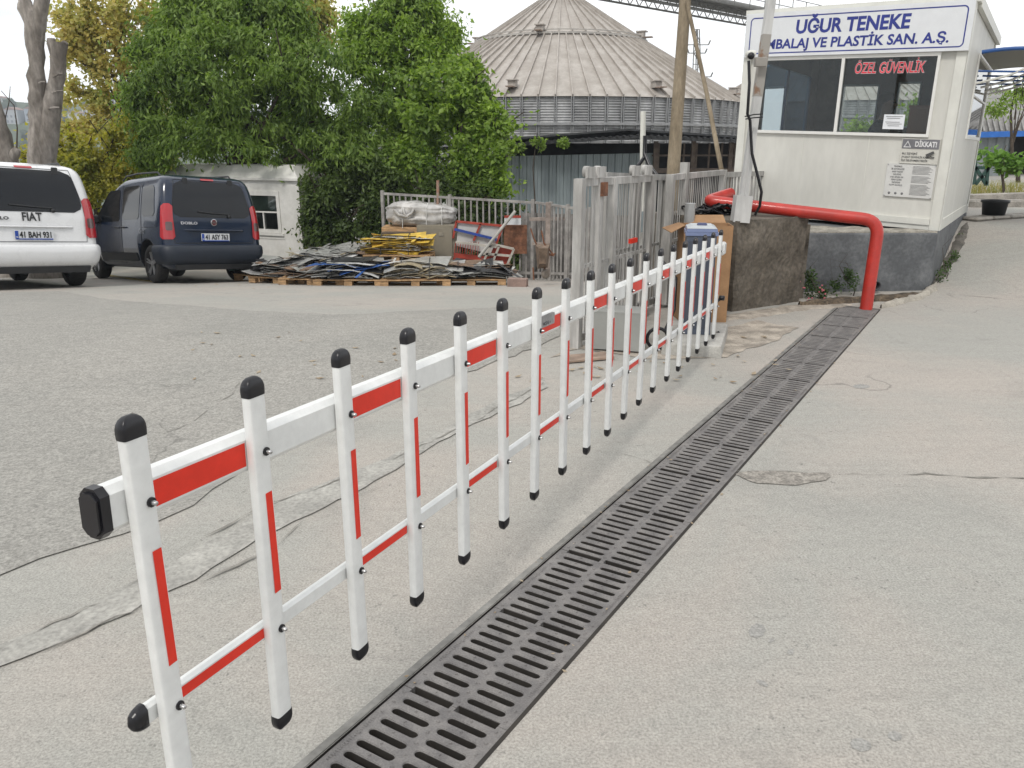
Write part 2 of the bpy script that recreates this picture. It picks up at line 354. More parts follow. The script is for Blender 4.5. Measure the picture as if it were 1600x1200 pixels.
flat_patch('repair_strip', gpoly([(-60, 1030), (120, 960), (300, 866), (440, 790), (600, 716), (760, 640), (850, 592), (856, 606), (740, 664), (600, 742), (430, 826), (300, 905), (120, 995), (-60, 1070)]), mat('patched_concrete', (.34, .332, .305), .9, var=.16, scale=5, bump=.7, bscale=60, fine=.22), .0065, 8, .035, .08, .25)
flat_patch('pavement_patch', gpoly([(860, 560), (905, 548), (1040, 560), (1140, 560), (1250, 512), (1180, 500), (1010, 545), (880, 535)]), mat('dusty_concrete', (.36, .32, .27), .95, var=.3, scale=6, bump=.6, bscale=80, fine=.2), .0045, 12, .05, .06, .2)
stm = mat('damp_stain', (.29, .285, .268), .85, var=.1, scale=18, bscale=110, fine=.3)
for q, (sx, sy, rx_, ry_) in enumerate(((1182, 985, 15, 12), (1205, 1002, 9, 5), (1238, 1019, 13, 8), (1190, 1068, 8, 6), (1345, 1165, 9, 6), (1398, 1150, 7, 5), (1262, 1010, 8, 4), (1345, 604, 16, 4))):
    o_ = flat_patch('pavement_stain', gpoly([(sx+rx_*math.cos(k*.785), sy+ry_*math.sin(k*.785)) for k in range(8)]), stm, .0015, 20+q, .028, .012, .2)
yl = MB(); a, b = hz_at(150, 427), hz_at(246, 441); yl.bar(a+Vector((0, 0, .0)), b+Vector((0, 0, 0)), .1, .016)
tagp(yl.build('parking_line', mat('faded_yellow_paint', (.55, .43, .12), .8, var=.35, scale=12, col2=(.40, .36, .24))), kind='structure')

# ------------------------------------------------------------------ drain grates
def make_grate():
    G = MB(); p = .0512; n = 10; Ltot = n*p; W = .376; th = .03; xs = [(-.157, -.009), (.009, .157)]; sw = .0150
    def cell(x0, x1, y0, y1):           # a cell with one rounded slot
        cx, cy = (x0+x1)/2, (y0+y1)/2; hx = (x1-x0)/2; sl = hx-.006-sw; pts_i, pts_o = [], []
        for s_ in (1, -1):
            for k in range(7):
                t = -math.pi/2 + math.pi*k/6; dx, dy = s_*(sl+sw*math.cos(t)), s_*sw*math.sin(t)
                pts_i.append((cx+dx, cy+dy))
                ox = s_*hx if abs(t) < math.pi/3 else s_*(sl+ (hx-sl)*(1 if abs(t) < 1.3 else .0))
                oy = s_*((y1-y0)/2)*(math.sin(t)/math.sin(math.pi/3) if abs(t) < math.pi/3 else (1 if t > 0 else -1))
                pts_o.append((cx+ox, cy+oy))
        m_ = len(pts_i); e = .003
        V = [(a, b, 0) for a, b in pts_o] + [(a, b, 0) for a, b in pts_i] + [(cx+(a-cx)*.975, cy+(b-cy)*(1-e/sw), -.004) for a, b in pts_i] + [(cx+(a-cx)*.975, cy+(b-cy)*(1-e/sw), -th) for a, b in pts_i]
        F_ = []
        for q in range(3):
            for i in range(m_): F_.append((q*m_+i, q*m_+(i+1) % m_, (q+1)*m_+(i+1) % m_, (q+1)*m_+i))
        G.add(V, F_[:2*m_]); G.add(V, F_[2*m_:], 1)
    y0 = .0015; ends = p/2
    for (x0, x1) in xs:
        for k in range(n-1): cell(x0, x1, ends+k*p, ends+(k+1)*p)
        for (ya, yb) in ((sw, ends), (Ltot-ends, Ltot-sw)):
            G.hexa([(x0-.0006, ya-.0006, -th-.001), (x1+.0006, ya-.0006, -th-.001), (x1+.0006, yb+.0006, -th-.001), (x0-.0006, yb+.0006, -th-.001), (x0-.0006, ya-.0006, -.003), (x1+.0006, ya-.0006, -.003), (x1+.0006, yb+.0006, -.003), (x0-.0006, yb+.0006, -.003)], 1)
            G.hexa([(x0, ya, -th), (x1, ya, -th), (x1, yb, -th), (x0, yb, -th), (x0, ya, 0), (x1, ya, 0), (x1, yb, 0), (x0, yb, 0)])
    for (xa, xb) in ((-W/2, -.157), (-.009, .009), (.157, W/2)):
        G.hexa([(xa, y0, -th), (xb, y0, -th), (xb, Ltot-y0, -th), (xa, Ltot-y0, -th), (xa, y0, 0), (xb, y0, 0), (xb, Ltot-y0, 0), (xa, Ltot-y0, 0)])
    def stud(x, y, r=.0048, ar=1.6, rot=.5):
        h = .0035; c, s_ = math.cos(rot), math.sin(rot); q = [(r*ar, 0), (0, r), (-r*ar, 0), (0, -r)]
        q = [(x+a*c-b*s_, y+a*s_+b*c) for a, b in q]; t = [(x+(a-x)*.6, y+(b-y)*.6) for a, b in q]
        G.add([(a, b, 0) for a, b in q]+[(a, b, h) for a, b in t], [(0, 1, 5, 4), (1, 2, 6, 5), (2, 3, 7, 6), (3, 0, 4, 7), (4, 5, 6, 7)])
    for k in range(n):
        y = k*p + p
        if k < n: 
            for cx in (-.082, .082): stud(cx, k*p+p*.5, .0042, 1.3, .9)
            stud(0, k*p + p*.5, .005, 1.5, 1.0 if k % 2 else .4)
        if k % 4 != 2:
            stud(-.167, k*p+p*.5, .005, 1.6, .3); stud(.167, k*p+p*.5, .005, 1.6, .9)
    for sx in (-1, 1):                   # raised rim bars with cast dashes
        for k in range(22):
            y = .16+.009*k
            G.box((sx*.170, y, .0008), (.012*(.6+.4*((k*7) % 3)/2), .0035, .0016))
    return G
gb = make_grate(); first = None; kk = 0
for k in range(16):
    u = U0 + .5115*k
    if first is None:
        first = gb.build('drain_grate', [cast_iron, mat('slot_shade', (.03, .026, .022), .9, var=.3)], None); o = first  # second material paints the shade inside the slots onto their walls
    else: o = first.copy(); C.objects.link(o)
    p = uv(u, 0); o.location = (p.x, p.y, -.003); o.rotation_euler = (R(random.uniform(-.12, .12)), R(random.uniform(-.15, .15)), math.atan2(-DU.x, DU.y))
    o['group'] = 'cast iron grates in the floor drain'; o['category'] = 'drain grate'
    o['label'] = 'cast iron slotted grate in the long row of the floor drain beside the white barrier'
    if k == 15: o['label'] = 'last cast iron drain grate, at the foot of the red pipe'
    if k == 15: del o['group']
fr = MB()
for sgn in (-1, 1):
    wdt = .004 if sgn > 0 else .003
    off = .1975 if sgn > 0 else .1975
    if sgn > 0: fr.bar(uv(U0, sgn*off)+Vector((0, 0, -.012)), uv(U1, sgn*off)+Vector((0, 0, -.012)), wdt, .034)
    if sgn > 0: fr.bar(uv(U0, .212)+Vector((0, 0, .0)), uv(U1, .212)+Vector((0, 0, .0)), .022, .005)
fr.bar(uv(U1+.004, -.2)+Vector((0, 0, -.01)), uv(U1+.004, .2)+Vector((0, 0, -.01)), .01, .036)
gpm = MB(); gpm.bar(uv(U0, -.1965)+Vector((0, 0, -.001)), uv(U1, -.1965)+Vector((0, 0, -.001)), .013, .005); tagp(gpm.build('drain_gap_shade', mat('slot_shade', (.03, .026, .022), .9)), kind='structure')  # solid dark strip painted as the shaded gap beside the grates
tagp(fr.build('drain_frame', mat('frame_steel', (.22, .215, .2), .6, .3, var=.25, scale=9, fine=.1)), kind='structure')

# ------------------------------------------------------------------ the barrier
AZ, SL, SP, PL = .4374, .031, .3, .869
bd = Vector((math.sin(AZ)*math.cos(SL), math.cos(AZ)*math.cos(SL), -math.sin(SL)))
bn = Vector((math.cos(AZ), -math.sin(AZ), 0)); bz = Vector((0, 0, 1)); bu = bn.cross(bd).normalized(); bu = bu if bu.z > 0 else -bu
P0 = Vector((-.6681, 1.3037, CAMH-.4472)); NP = 19
slate = mat('slate_blue_cabinet_paint', (.075, .09, .125), .4, var=.06, scale=7, coat=.1)
barrier = thing('boom_barrier', 'white fence-style road barrier with red stripes, its arm stretched across the entrance', 'barrier', (1.5, 6.35, .1))
def arm_profile(h, t, ch): return [(-t/2, -h/2+ch), (-t/2+ch, -h/2), (t/2-ch, -h/2), (t/2, -h/2+ch), (t/2, h/2-ch), (t/2-ch, h/2), (-t/2+ch, h/2), (-t/2, h/2-ch)]
def beam(m, a, b, prof, mi=0):
    ex, ey = bn, bu; m.add([a+ex*x+ey*y for x, y in prof]+[b+ex*x+ey*y for x, y in prof], [tuple(range(8)), tuple(range(8, 16))[::-1]]+[(i, 8+i, 8+(i+1) % 8, (i+1) % 8) for i in range(8)], mi)
HT, TT = .088, .045
bc = P0 - bz*.168 - bn*(.0125+TT/2+.001); s0, s1 = -.066, 18*SP+.32
m = MB(); beam(m, bc+bd*s0, bc+bd*s1, arm_profile(HT, TT, .013)); boom = m.build('boom', white_paint, barrier)
m = MB(); pr = arm_profile(HT+.006, TT+.006, .014)
for a_, b_, k in ((-.013, -.007, .84), (-.007, .012, 1.)):
    beam(m, bc+bd*(s0+a_), bc+bd*(s0+b_), [(x*k, y*k) for x, y in pr])
m.build('end_cap', black_rubber, boom)
rc = P0 - bz*.602 - bn*(.0125+.011); HR, TR = .045, .022
m = MB(); beam(m, rc+bd*-.058, rc+bd*(18*SP+.02), arm_profile(HR, TR, .007)); rail = m.build('lower_rail', white_paint, barrier)
m = MB()
for i in range(5):
    t0, t1 = i/5, (i+1)/5; k0, k1 = math.sqrt(1-t0*t0), math.sqrt(max(.02, 1-t1*t1))
    A = rc+bd*(-.058+.012-.034*t0); B_ = rc+bd*(-.058+.012-.034*t1); pr = arm_profile(HR+.008, TR+.008, .009)
    m.add([A+bn*x*k0+bu*y*k0 for x, y in pr]+[B_+bn*x*k1+bu*y*k1 for x, y in pr], [(j, (j+1) % 8, 8+(j+1) % 8, 8+j) for j in range(8)]+([tuple(range(8, 16))] if i == 4 else []), 0, True)
m.build('end_cap', black_rubber, rail)
def sheetstripe(c, h, sa, sb, parent, t, name='red_stripe', material=red_tape):
    m = MB(); o = c + bn*(t/2+.0006)
    m.hexa([o+bd*sa-bu*h/2, o+bd*sb-bu*h/2, o+bd*sb-bu*h/2+bn*.0006, o+bd*sa-bu*h/2+bn*.0006, o+bd*sa+bu*h/2, o+bd*sb+bu*h/2, o+bd*sb+bu*h/2+bn*.0006, o+bd*sa+bu*h/2+bn*.0006]); return m.build(name, material, parent)
for i in range(0, 18, 2):
    sheetstripe(bc, .052, i*SP+.022, (i+1)*SP-.026, boom, TT)
    sheetstripe(rc, .024, i*SP+.026, (i+1)*SP-.026, rail, TR)
sheetstripe(bc, .052, 18*SP+.03, 18*SP+.11, boom, TT)
# maker's label on the boom
m = MB(); o = bc+bn*(TT/2+.0022)+bd*(6*SP+.045)+bu*.018; m.prism([(0, -.022), (.16, -.022), (.16, .022), (.13, .028), (.03, .026), (0, .012)], o, bd, bu, bn, .0008)
stk = m.build('sticker', mat('silver_label', (.34, .34, .35), .35, .4, var=.25, scale=40), boom)
m = MB(); text_into(m, 'MODEL 6', .018, o+bd*.08-bu*.014, bd, bu, bn, 0, .0012, .0003); m.build('lettering', mat('dark_print', (.03, .03, .04), .6), stk)
# upright pales
prof = []
for k in range(20):
    t = 2*math.pi*k/20; cx, cy = math.cos(t), math.sin(t); prof.append((.0235*math.copysign(abs(cx)**.4, cx), .0125*math.copysign(abs(cy)**.28, cy)))
def pale_obj(i):
    o = P0 + bd*(SP*i); hd = Vector((bd.x, bd.y, 0)).normalized(); lean = Vector((random.uniform(-.003, .003), random.uniform(-.003, .003), 0)); n = len(prof)
    def rings(zs): return [o + hd*(x*k) + bn*(y*k) + bz*z + lean*(-z/.4) for z, k in zs for x, y in prof]
    def skin(m, zs, cap0=True, cap1=True, mi=0, smooth=True):
        V = rings(zs); F_ = []
        for q in range(len(zs)-1):
            for j in range(n): F_.append((q*n+j, (q+1)*n+j, (q+1)*n+(j+1) % n, q*n+(j+1) % n))
        m.add(V, F_, mi, smooth)
        if cap0: m.add(V[:n], [tuple(range(n))], mi)
        if cap1: m.add(V[-n:], [tuple(range(n))[::-1]], mi)
    m = MB(); skin(m, [(-.03, 1), (-PL+.03, 1)]); pale = m.build('pale', white_paint, barrier)
    dome = [(-.042+.0, 1.06), (-.030, 1.09), (-.022, 1.07), (-.014, .98), (-.007, .80), (-.002, .52), (0, .18)]
    m = MB(); skin(m, dome[::-1]); m.build('end_cap', black_rubber, pale)
    m = MB(); skin(m, [(-PL-z, k) for z, k in dome]); m.build('end_cap', black_rubber, pale)
    m = MB(); fo = o + bn*.0132 + lean*.96; m.hexa([fo-hd*.0015-bz*.506, fo+hd*.0185-bz*.506, fo+hd*.0185-bz*.506+bn*.0008-bn*.0012, fo-hd*.0015-bz*.506+bn*.0008, fo-hd*.0015-bz*.262, fo+hd*.0185-bz*.262, fo+hd*.0185-bz*.262+bn*.0008-bn*.0012, fo-hd*.0015-bz*.262+bn*.0008]); m.build('red_stripe', red_tape, pale)
    for zz in (-.168, -.602):
        m = MB(); c = o + hd*.010 + bz*zz + bn*.0122 + lean*(-zz/.4)
        m.lathe([(0, .0), (.0095, .0), (.0095, .004), (.004, .005), (0, .005)], c, bn, 12, 0, False)
        m.lathe([(.0045, .004), (.0045, .014), (.003, .016), (0, .016)], c, bn, 10, 1, True); m.build('bolt', [black_rubber, steel], pale)
    if i == 0: return pale
for i in range(NP): pale_obj(i)
# the drive cabinet
ex = Vector((.985, -.17, 0)); ey = Vector((.17, .985, 0)); cz = Vector((0, 0, .1)); co = Vector((1.412, 6.45, .1)); CWx, CWy, CH = .235, .33, .87
def qbox(m, a0, a1, b0, b1, z0, z1, mi=0, in_=0):
    P = [co+ex*a+ey*b+Vector((0, 0, z)) for z, i_ in ((z0, 0), (z1, in_)) for a, b in ((a0+i_, b0+i_), (a1-i_, b0+i_), (a1-i_, b1-i_), (a0+i_, b1-i_))]; m.hexa(P, mi)
m = MB(); qbox(m, 0, CWx, 0, CWy, 0, CH-.06); cab = m.build('cabinet', slate, barrier)
m = MB(); qbox(m, .02, CWx-.02, -.006, -.001, .05, CH-.1); m.build('cabinet_door', mat('dark_slate', (.06, .07, .095), .4, var=.08), cab)
m = MB(); qbox(m, -.012, CWx+.012, -.012, CWy+.012, CH-.058, CH-.03); qbox(m, -.006, CWx+.006, -.006, CWy+.006, CH-.0285, CH-.004, 0, .004); 
qbox(m, 0, CWx, 0, CWy, CH-.002, CH+.016, 1, .035)
lid = m.build('lid', [mat('pale_blue_lid', (.16, .2, .34), .35, var=.05, coat=.2), mat('grey_lid_top', (.42, .45, .47), .4, var=.05)], barrier)
m = MB(); qbox(m, .08, .16, .09, .15, CH+.017, CH+.034, 0, .006); m.build('lid_lock', mat('blue_plastic', (.03, .04, .12), .4), lid)
# boom clamp and rail coupling
m = MB(); e = bc+bd*(18*SP+.24); beam(m, e-bd*.01, e+bd*.06, arm_profile(.105, .062, .014)); m.build('boom_clamp', white_paint, barrier)
m = MB(); e = rc+bd*(18*SP+.02); m.tube([e-bd*.02, e+bd*.03+bn*.01, e+bd*.05+bn*.02+bz*.03, e+bd*.05+bn*.045+bz*.055], .012, 8); m.lathe([(0, -.02), (.02, -.02), (.02, .02), (0, .02)], e+bd*.05+bn*.055+bz*.06, bn, 12); m.build('pivot_joint', black_rubber, barrier)
# slab
m = MB(); m.hexa([Vector(p) for p in [(1.19, 6.13, -.02), (1.65, 6.02, -.02), (1.92, 6.86, -.02), (1.42, 7.02, -.02), (1.20, 6.14, .098), (1.642, 6.03, .098), (1.91, 6.85, .098), (1.43, 7.01, .098)]])
slab = tagp(m.build('concrete_slab', oldconc, None, loc=(1.5, 6.4, 0)), 'low pale concrete slab under the slate blue barrier cabinet', 'concrete slab')
sb = slab.modifiers.new('b', 'BEVEL'); sb.width = .012; sb.segments = 2
#@@PART2
# ------------------------------------------------------------------ booth (skewed a little, like the photographed one)
B0 = Vector((4.868, 9.150, .677)); E1 = Vector((-1.942, 1.581, .089)); E2 = Vector((2.06, 3.151, -.02)); E3 = Vector((.004, -.045, 2.381))
def bp(a, b, c): return B0 + E1*a + E2*b + E3*c
n1 = -(E1.cross(E3)).normalized(); n1 = n1 if n1.y < 0 else -n1            # front normal, towards the viewer
n2 = E2.cross(E3).normalized(); n2 = n2 if n2.x > 0 else -n2               # side normal
panel = mat('booth_panel_white', (.605, .60, .555), .5, var=.04, scale=1.3, col2=(.65, .645, .60), stretch=(2, 2, .6), fine=.03, bscale=9)
trimw = mat('booth_trim_white', (.66, .66, .61), .45, var=.05, scale=5)
alu = mat('white_window_frame', (.74, .74, .71), .4, var=.04)
cladding = mat('booth_interior', (.17, .12, .09), .8, var=.25, scale=4)
booth = thing('security_booth', 'white panel guard booth with dark windows on a grey plinth', 'guard booth', (4.3, 10.4, .68))
def bquad(m, a0, a1, b0, b1, c0, c1, mi=0): m.hexa([bp(a, b, c) for c in (c0, c1) for a, b in ((a0, b0), (a1, b0), (a1, b1), (a0, b1))], mi)
TH = .016
m = MB()
# front wall round its window (a .112-.905, c .435-.785)
bquad(m, 0, 1, 0, TH, 0, .432); bquad(m, 0, 1, 0, TH, .787, 1.0); bquad(m, 0, .110, 0, TH, .432, .787); bquad(m, .907, 1, 0, TH, .432, .787)
# side wall round its window (b .40-.94, c .445-.835)
bquad(m, 0, TH, TH, .40, 0, 1); bquad(m, 0, TH, .945, 1, 0, 1); bquad(m, 0, TH, .40, .945, 0, .445); bquad(m, 0, TH, .40, .945, .835, 1)
# back wall with two windows
bw = [(.60, .805, .465, .752), (.36, .475, .505, .765)]
for a0, a1, c0, c1 in ((TH, .36, 0, 1), (.475, .60, 0, 1), (.805, 1-TH, 0, 1), (.36, .475, 0, .505), (.36, .475, .765, 1), (.60, .805, 0, .465), (.60, .805, .752, 1)): bquad(m, a0, a1, 1-TH, 1, c0, c1)
bquad(m, 1-TH, 1, TH, .2, 0, 1); bquad(m, 1-TH, 1, .86, 1, 0, 1); bquad(m, 1-TH, 1, .2, .86, 0, .435); bquad(m, 1-TH, 1, .2, .86, .80, 1); m.build('wall', panel, booth)
m = MB(); bquad(m, TH, 1-TH, TH, 1-TH, .001, .012); bquad(m, TH, 1-TH, TH, 1-TH, .955, .975)
bquad(m, TH, TH+.008, TH, .40, .012, .955); bquad(m, TH, TH+.008, .40, .945, .012, .445)
bquad(m, 1-TH-.008, 1-TH, TH, .2, .012, .955); bquad(m, 1-TH-.008, 1-TH, .86, 1-TH, .012, .955); bquad(m, 1-TH-.008, 1-TH, .2, .86, .012, .435); bquad(m, 1-TH-.008, 1-TH, .2, .86, .80, .955)
for a0, a1, c0, c1 in ((TH, .36, .012, .955), (.475, .60, .012, .955), (.805, 1-TH, .012, .955), (.36, .475, .012, .505), (.36, .475, .765, .955), (.60, .805, .012, .465), (.60, .805, .752, .955)): bquad(m, a0, a1, 1-TH-.008, 1-TH, c0, c1)
m.build('interior_lining', cladding, booth)
m = MB(); bquad(m, -.02, 1.01, -.006, 1.02, 1.0, 1.025); bquad(m, -.022, -.002, .04, 1.03, .985, 1.03); m.build('roof', trimw, booth)
m = MB(); bquad(m, -.004, .04, -.006, 0.0, .0, .80); bquad(m, -.006, 0.0, -.006, .035, .0, 1.0); bquad(m, .965, 1.004, -.006, 0.0, 0, .80); bquad(m, -.006, 0, .965, 1.0, 0, 1)
bquad(m, .041, .964, -.005, 0, .0, .022); bquad(m, .041, .964, -.009, 0, .023, .052); bquad(m, -.006, 0, .036, .964, 0, .05)
for a_ in (.35, .66): bquad(m, a_, a_+.004, -.0012, 0, .053, .42)
m.build('corner_trim', trimw, booth)
m = MB()
for a0, a1, c0, c1 in ((.100, .112, .425, .797), (.903, .915, .425, .797), (.112, .903, .425, .439), (.112, .903, .781, .797), (.505, .519, .439, .781)): bquad(m, a0, a1, -.010, .010, c0, c1)
wf = m.build('window_frame', alu, booth)
m = MB(); bquad(m, .112, .505, -.001, .001, .439, .781); bquad(m, .519, .903, .002, .004, .439, .781); m.build('glass_pane', glass('booth_glass', (.8, .85, .85), .10), wf)
m = MB()
for b0, b1, c0, c1 in ((.385, .403, .43, .845), (.94, .958, .43, .845), (.403, .94, .43, .448), (.403, .94, .83, .845), (.403, .94, .64, .648)): bquad(m, -.006, .010, b0, b1, c0, c1)
sf = m.build('window_frame', alu, booth)
m = MB(); bquad(m, .001, .003, .403, .94, .448, .83); m.build('glass_pane', glass('side_glass', (.05, .06, .06), .06), sf)
m = MB()
for a0, a1, c0, c1 in bw:
    for q in ((a0-.008, a0, c0-.01, c1+.01), (a1, a1+.008, c0-.01, c1+.01), (a0, a1, c0-.01, c0), (a0, a1, c1, c1+.01)): bquad(m, q[0], q[1], 1-TH-.016, 1-TH-.008, q[2], q[3])
m.build('rear_window_frame', alu, booth)
# red letters on the glass
ex_, ez_ = -E1.normalized(), E3.normalized()
m = MB(); text_into(m, 'ÖZEL GÜVENLİK', .165, bp(.31, -.0022, .712), ex_, ez_, n1, 0, .001, .006, width=.755, shear=.15); m.build('window_lettering_edge', mat('letter_edge_white', (.62, .6, .6), .5), booth)
m = MB(); text_into(m, 'ÖZEL GÜVENLİK', .165, bp(.31, -.0026, .712), ex_, ez_, n1, 0, .0015, .001, width=.745, shear=.15); m.build('window_lettering', mat('letter_red', (.72, .03, .06), .5), booth)
# signs on the front
signw = mat('sign_board_white', (.70, .72, .74), .35, var=.03, coat=.1); navy = mat('navy_vinyl', (.022, .035, .23), .4)
sg = thing('name_sign', 'long white company name board with a blue outline, on top of the guard booth front', 'sign', bp(.5, -.02, .9))
m = MB(); bquad(m, -.004, 1.0, -.018, -.008, .798, 1.005); bd_ = m.build('board', signw, sg)
m = MB(); 
def rrect(a0, a1, c0, c1, r, t):
    W_, H_ = E1.length, E3.length; P = []
    for (ca, cc, s_) in ((a1, c1, 0), (a0, c1, 1), (a0, c0, 2), (a1, c0, 3)):
        for k in range(7):
            an = math.pi/2*(s_+k/6); dx, dz = math.cos(an), math.sin(an); sx = 1 if s_ in (0, 3) else -1; sz = 1 if s_ in (0, 1) else -1
            P.append((ca + (dx*r - sx*r)/W_, cc + (dz*r - sz*r)/H_, dx/W_, dz/H_))
    return P
P_ = rrect(.018, .976, .812, .985, .05, 0); V = [bp(a, -.0184, c) for a, c, _, _ in P_]+[bp(a-dx*.013, -.0184, c-dz*.013) for a, c, dx, dz in P_]; n = len(P_)
m.add(V, [(i, (i+1) % n, n+(i+1) % n, n+i) for i in range(n)]); m.build('border_line', navy, sg)
m = MB(); text_into(m, 'UĞUR TENEKE', .205, bp(.497, -.0184, .903), ex_, ez_, n1, 0, .001, .007, width=1.27, shear=.06)
text_into(m, 'EMBALAJ VE PLASTİK SAN. A.Ş.', .148, bp(.498, -.0184, .835), ex_, ez_, n1, 0, .001, .004, width=2.10, shear=.06); m.build('lettering', navy, sg)
ws = thing('warning_sign', 'grey and white camera warning sign beside the booth corner, above the notice sheet', 'sign', bp(.13, -.01, .36))
m = MB(); bquad(m, .047, .207, -.008, -.001, .303, .418); m.build('board', mat('cream_plate', (.58, .57, .52), .5, var=.06), ws)
m = MB(); bquad(m, .050, .204, -.0092, -.0081, .372, .415); m.build('header_band', mat('grey_vinyl', (.17, .17, .185), .5), ws)
m = MB(); text_into(m, 'DİKKAT!', .078, bp(.105, -.0100, .382), ex_, ez_, n1, 0, .001, .003, width=.225)
V = [bp(a, -.0102, c) for a, c in ((.198, .377), (.165, .377), (.1815, .408), (.1925, .381), (.1705, .381), (.1815, .401))]; m.add(V, [(0, 1, 4, 3), (1, 2, 5, 4), (2, 0, 3, 5)]); m.build('lettering', mat('white_vinyl', (.7, .7, .7), .5), ws)
m = MB(); 
for q, t_ in enumerate(('BU İŞYERİ', '24 SAAT GÜVENLİK KAMERASI', 'İLE İZLENMEKTEDİR')): text_into(m, t_, .028, bp(.2, -.0092, .345-.0155*q), ex_, ez_, n1, 0, .0008, .0006, align='LEFT', width=(.16, .34, .28)[q])
m.build('print', mat('faded_black_print', (.07, .07, .07), .6), ws); m = MB(); cpos = bp(.082, -.0125, .350); Mx = Matrix((ex_, n1, ez_)).transposed()@Matrix.Rotation(R(-28), 3, 'Y'); m.box(cpos, (.085, .006, .03), M=Mx); m.bar(cpos-ez_*.01, cpos-ez_*.035+ex_*.02, .006, .006); m.bar(cpos-ez_*.035+ex_*.02, cpos-ez_*.035+ex_*.05, .006, .006)
m.build('camera_pictogram', mat('faded_black_print', (.07, .07, .07), .6), ws)
ns = thing('notice_sheet', 'white notice sheet of small print, screwed to the booth under the camera warning sign', 'notice', bp(.15, -.01, .22))
m = MB(); bquad(m, .049, .256, -.006, -.001, .146, .300); m.build('board', mat('notice_white', (.62, .62, .6), .45, var=.04), ns)
m = MB()
for q in range(8): text_into(m, ['YÖNETMELİK', 'İŞ GÜVENLİĞİ', 'BARET TAKINIZ', 'YELEK GİYİNİZ', 'HIZ SINIRI 20', 'SİGARA İÇİLMEZ', 'KİMLİK BIRAKINIZ', 'KAYIT OLUNUZ'][q], .022, bp(.208, -.0068, .285-.0125*q), ex_, ez_, n1, 0, .0006, .0006, width=.09+.05*((q*5) % 3)/2)
for q in range(24):
    if q in (7, 14): continue
    a0 = .145; a1 = .145-.085*(.8+.2*((q*7) % 5)/4); bquad(m, a1, a0, -.0068, -.0061, .290-.0057*q, .2915-.0057*q)
for q in range(3): MB().lathe([(.0, 0), (.014, 0), (.014, .002), (0, .002)], bp(.232-.028*q, -.006, .162), n1, 10).build('pictogram', mat('grey_print', (.16, .16, .165), .6), ns)
for a_, c_ in ((.053, .295), (.252, .295), (.053, .150), (.252, .150)): MB().lathe([(.0, 0), (.006, 0), (.006, .004), (0, .004)], bp(a_, -.006, c_), n1, 8).build('screw', steel, ns)
m.build('print', mat('grey_print', (.16, .16, .165), .6), ns)
pn = thing('paper_notice', 'small white paper notice stuck on the right window of the booth', 'notice', bp(.256, .01, .49))
m = MB(); bquad(m, .211, .301, -.0026, -.0018, .458, .525); m.build('sheet', mat('paper', (.75, .77, .8), .8, var=.02), pn)
m = MB()
for q in range(6):
    if q != 2: bquad(m, .22+.01*(q % 2), .292-.006*(q % 3), -.0034, -.0027, .515-.0085*q, .517-.0085*q)
m.build('print', mat('grey_print', (0, 0, 0)), pn)
# things in the booth
m = MB(); bquad(m, .987, .990, .2, .86, .435, .80); m.build('tinted_side_glass', glass('blue_tinted_glass', (.62, .78, .95), .04), booth)
m = MB()
for q in (.2, .50, .845): bquad(m, .978, .986, q, q+.015, .435, .80)
m.build('side_window_frame', mat('dark_blue_frame', (.02, .04, .10), .5), booth)
cb = thing('cupboard', 'brown wooden cupboard inside the guard booth, at the right end of the window', 'cupboard', bp(.2, .3, 0))
m = MB(); bquad(m, .118, .23, .16, .42, .013, .565); bquad(m, .114, .234, .155, .425, .5655, .578); m.build('body', mat('cupboard_brown', (.20, .075, .035), .5, var=.2, scale=8, stretch=(1, 1, .2)), cb)
dk = thing('desk', 'dark desk behind the paper notice in the booth window', 'desk', bp(.36, .4, 0))
m = MB(); bquad(m, .24, .50, .14, .36, .425, .445); bquad(m, .24, .26, .14, .36, .013, .424); bquad(m, .48, .50, .14, .36, .013, .424); m.build('desk_top', mat('desk_dark', (.06, .045, .04), .5), dk)
# ------------------------------------------------------------------ the guard (seen dimly through the glass)
def skin_body(name, joints, edges, material, parent, root=0, sub=2):
    me = bpy.data.meshes.new(name); me.from_pydata([tuple(j[0]) for j in joints], edges, []); o = bpy.data.objects.new(name, me); C.objects.link(o)
    o.modifiers.new('skin', 'SKIN'); s_ = o.modifiers.new('sub', 'SUBSURF'); s_.levels = sub; s_.render_levels = sub
    if not me.skin_vertices: me.skin_vertices.new()
    for i, j in enumerate(joints): me.skin_vertices[0].data[i].radius = (j[1], j[2] if len(j) > 2 else j[1]); me.skin_vertices[0].data[i].use_root = (i == root)
    dg = bpy.context.evaluated_depsgraph_get(); m2 = bpy.data.meshes.new_from_object(o.evaluated_get(dg)); o.modifiers.clear(); o.data = m2; m2.materials.clear(); m2.materials.append(material)
    for p in m2.polygons: p.use_smooth = True
    o.parent = parent; return o
pr_ = thing('person', 'person in a dark blue shirt sitting at the desk inside the guard booth, facing right', 'person', bp(.43, .42, .01), math.atan2(-E1.y, -E1.x)); pr_.scale = (1.15, 1.15, 1.12)
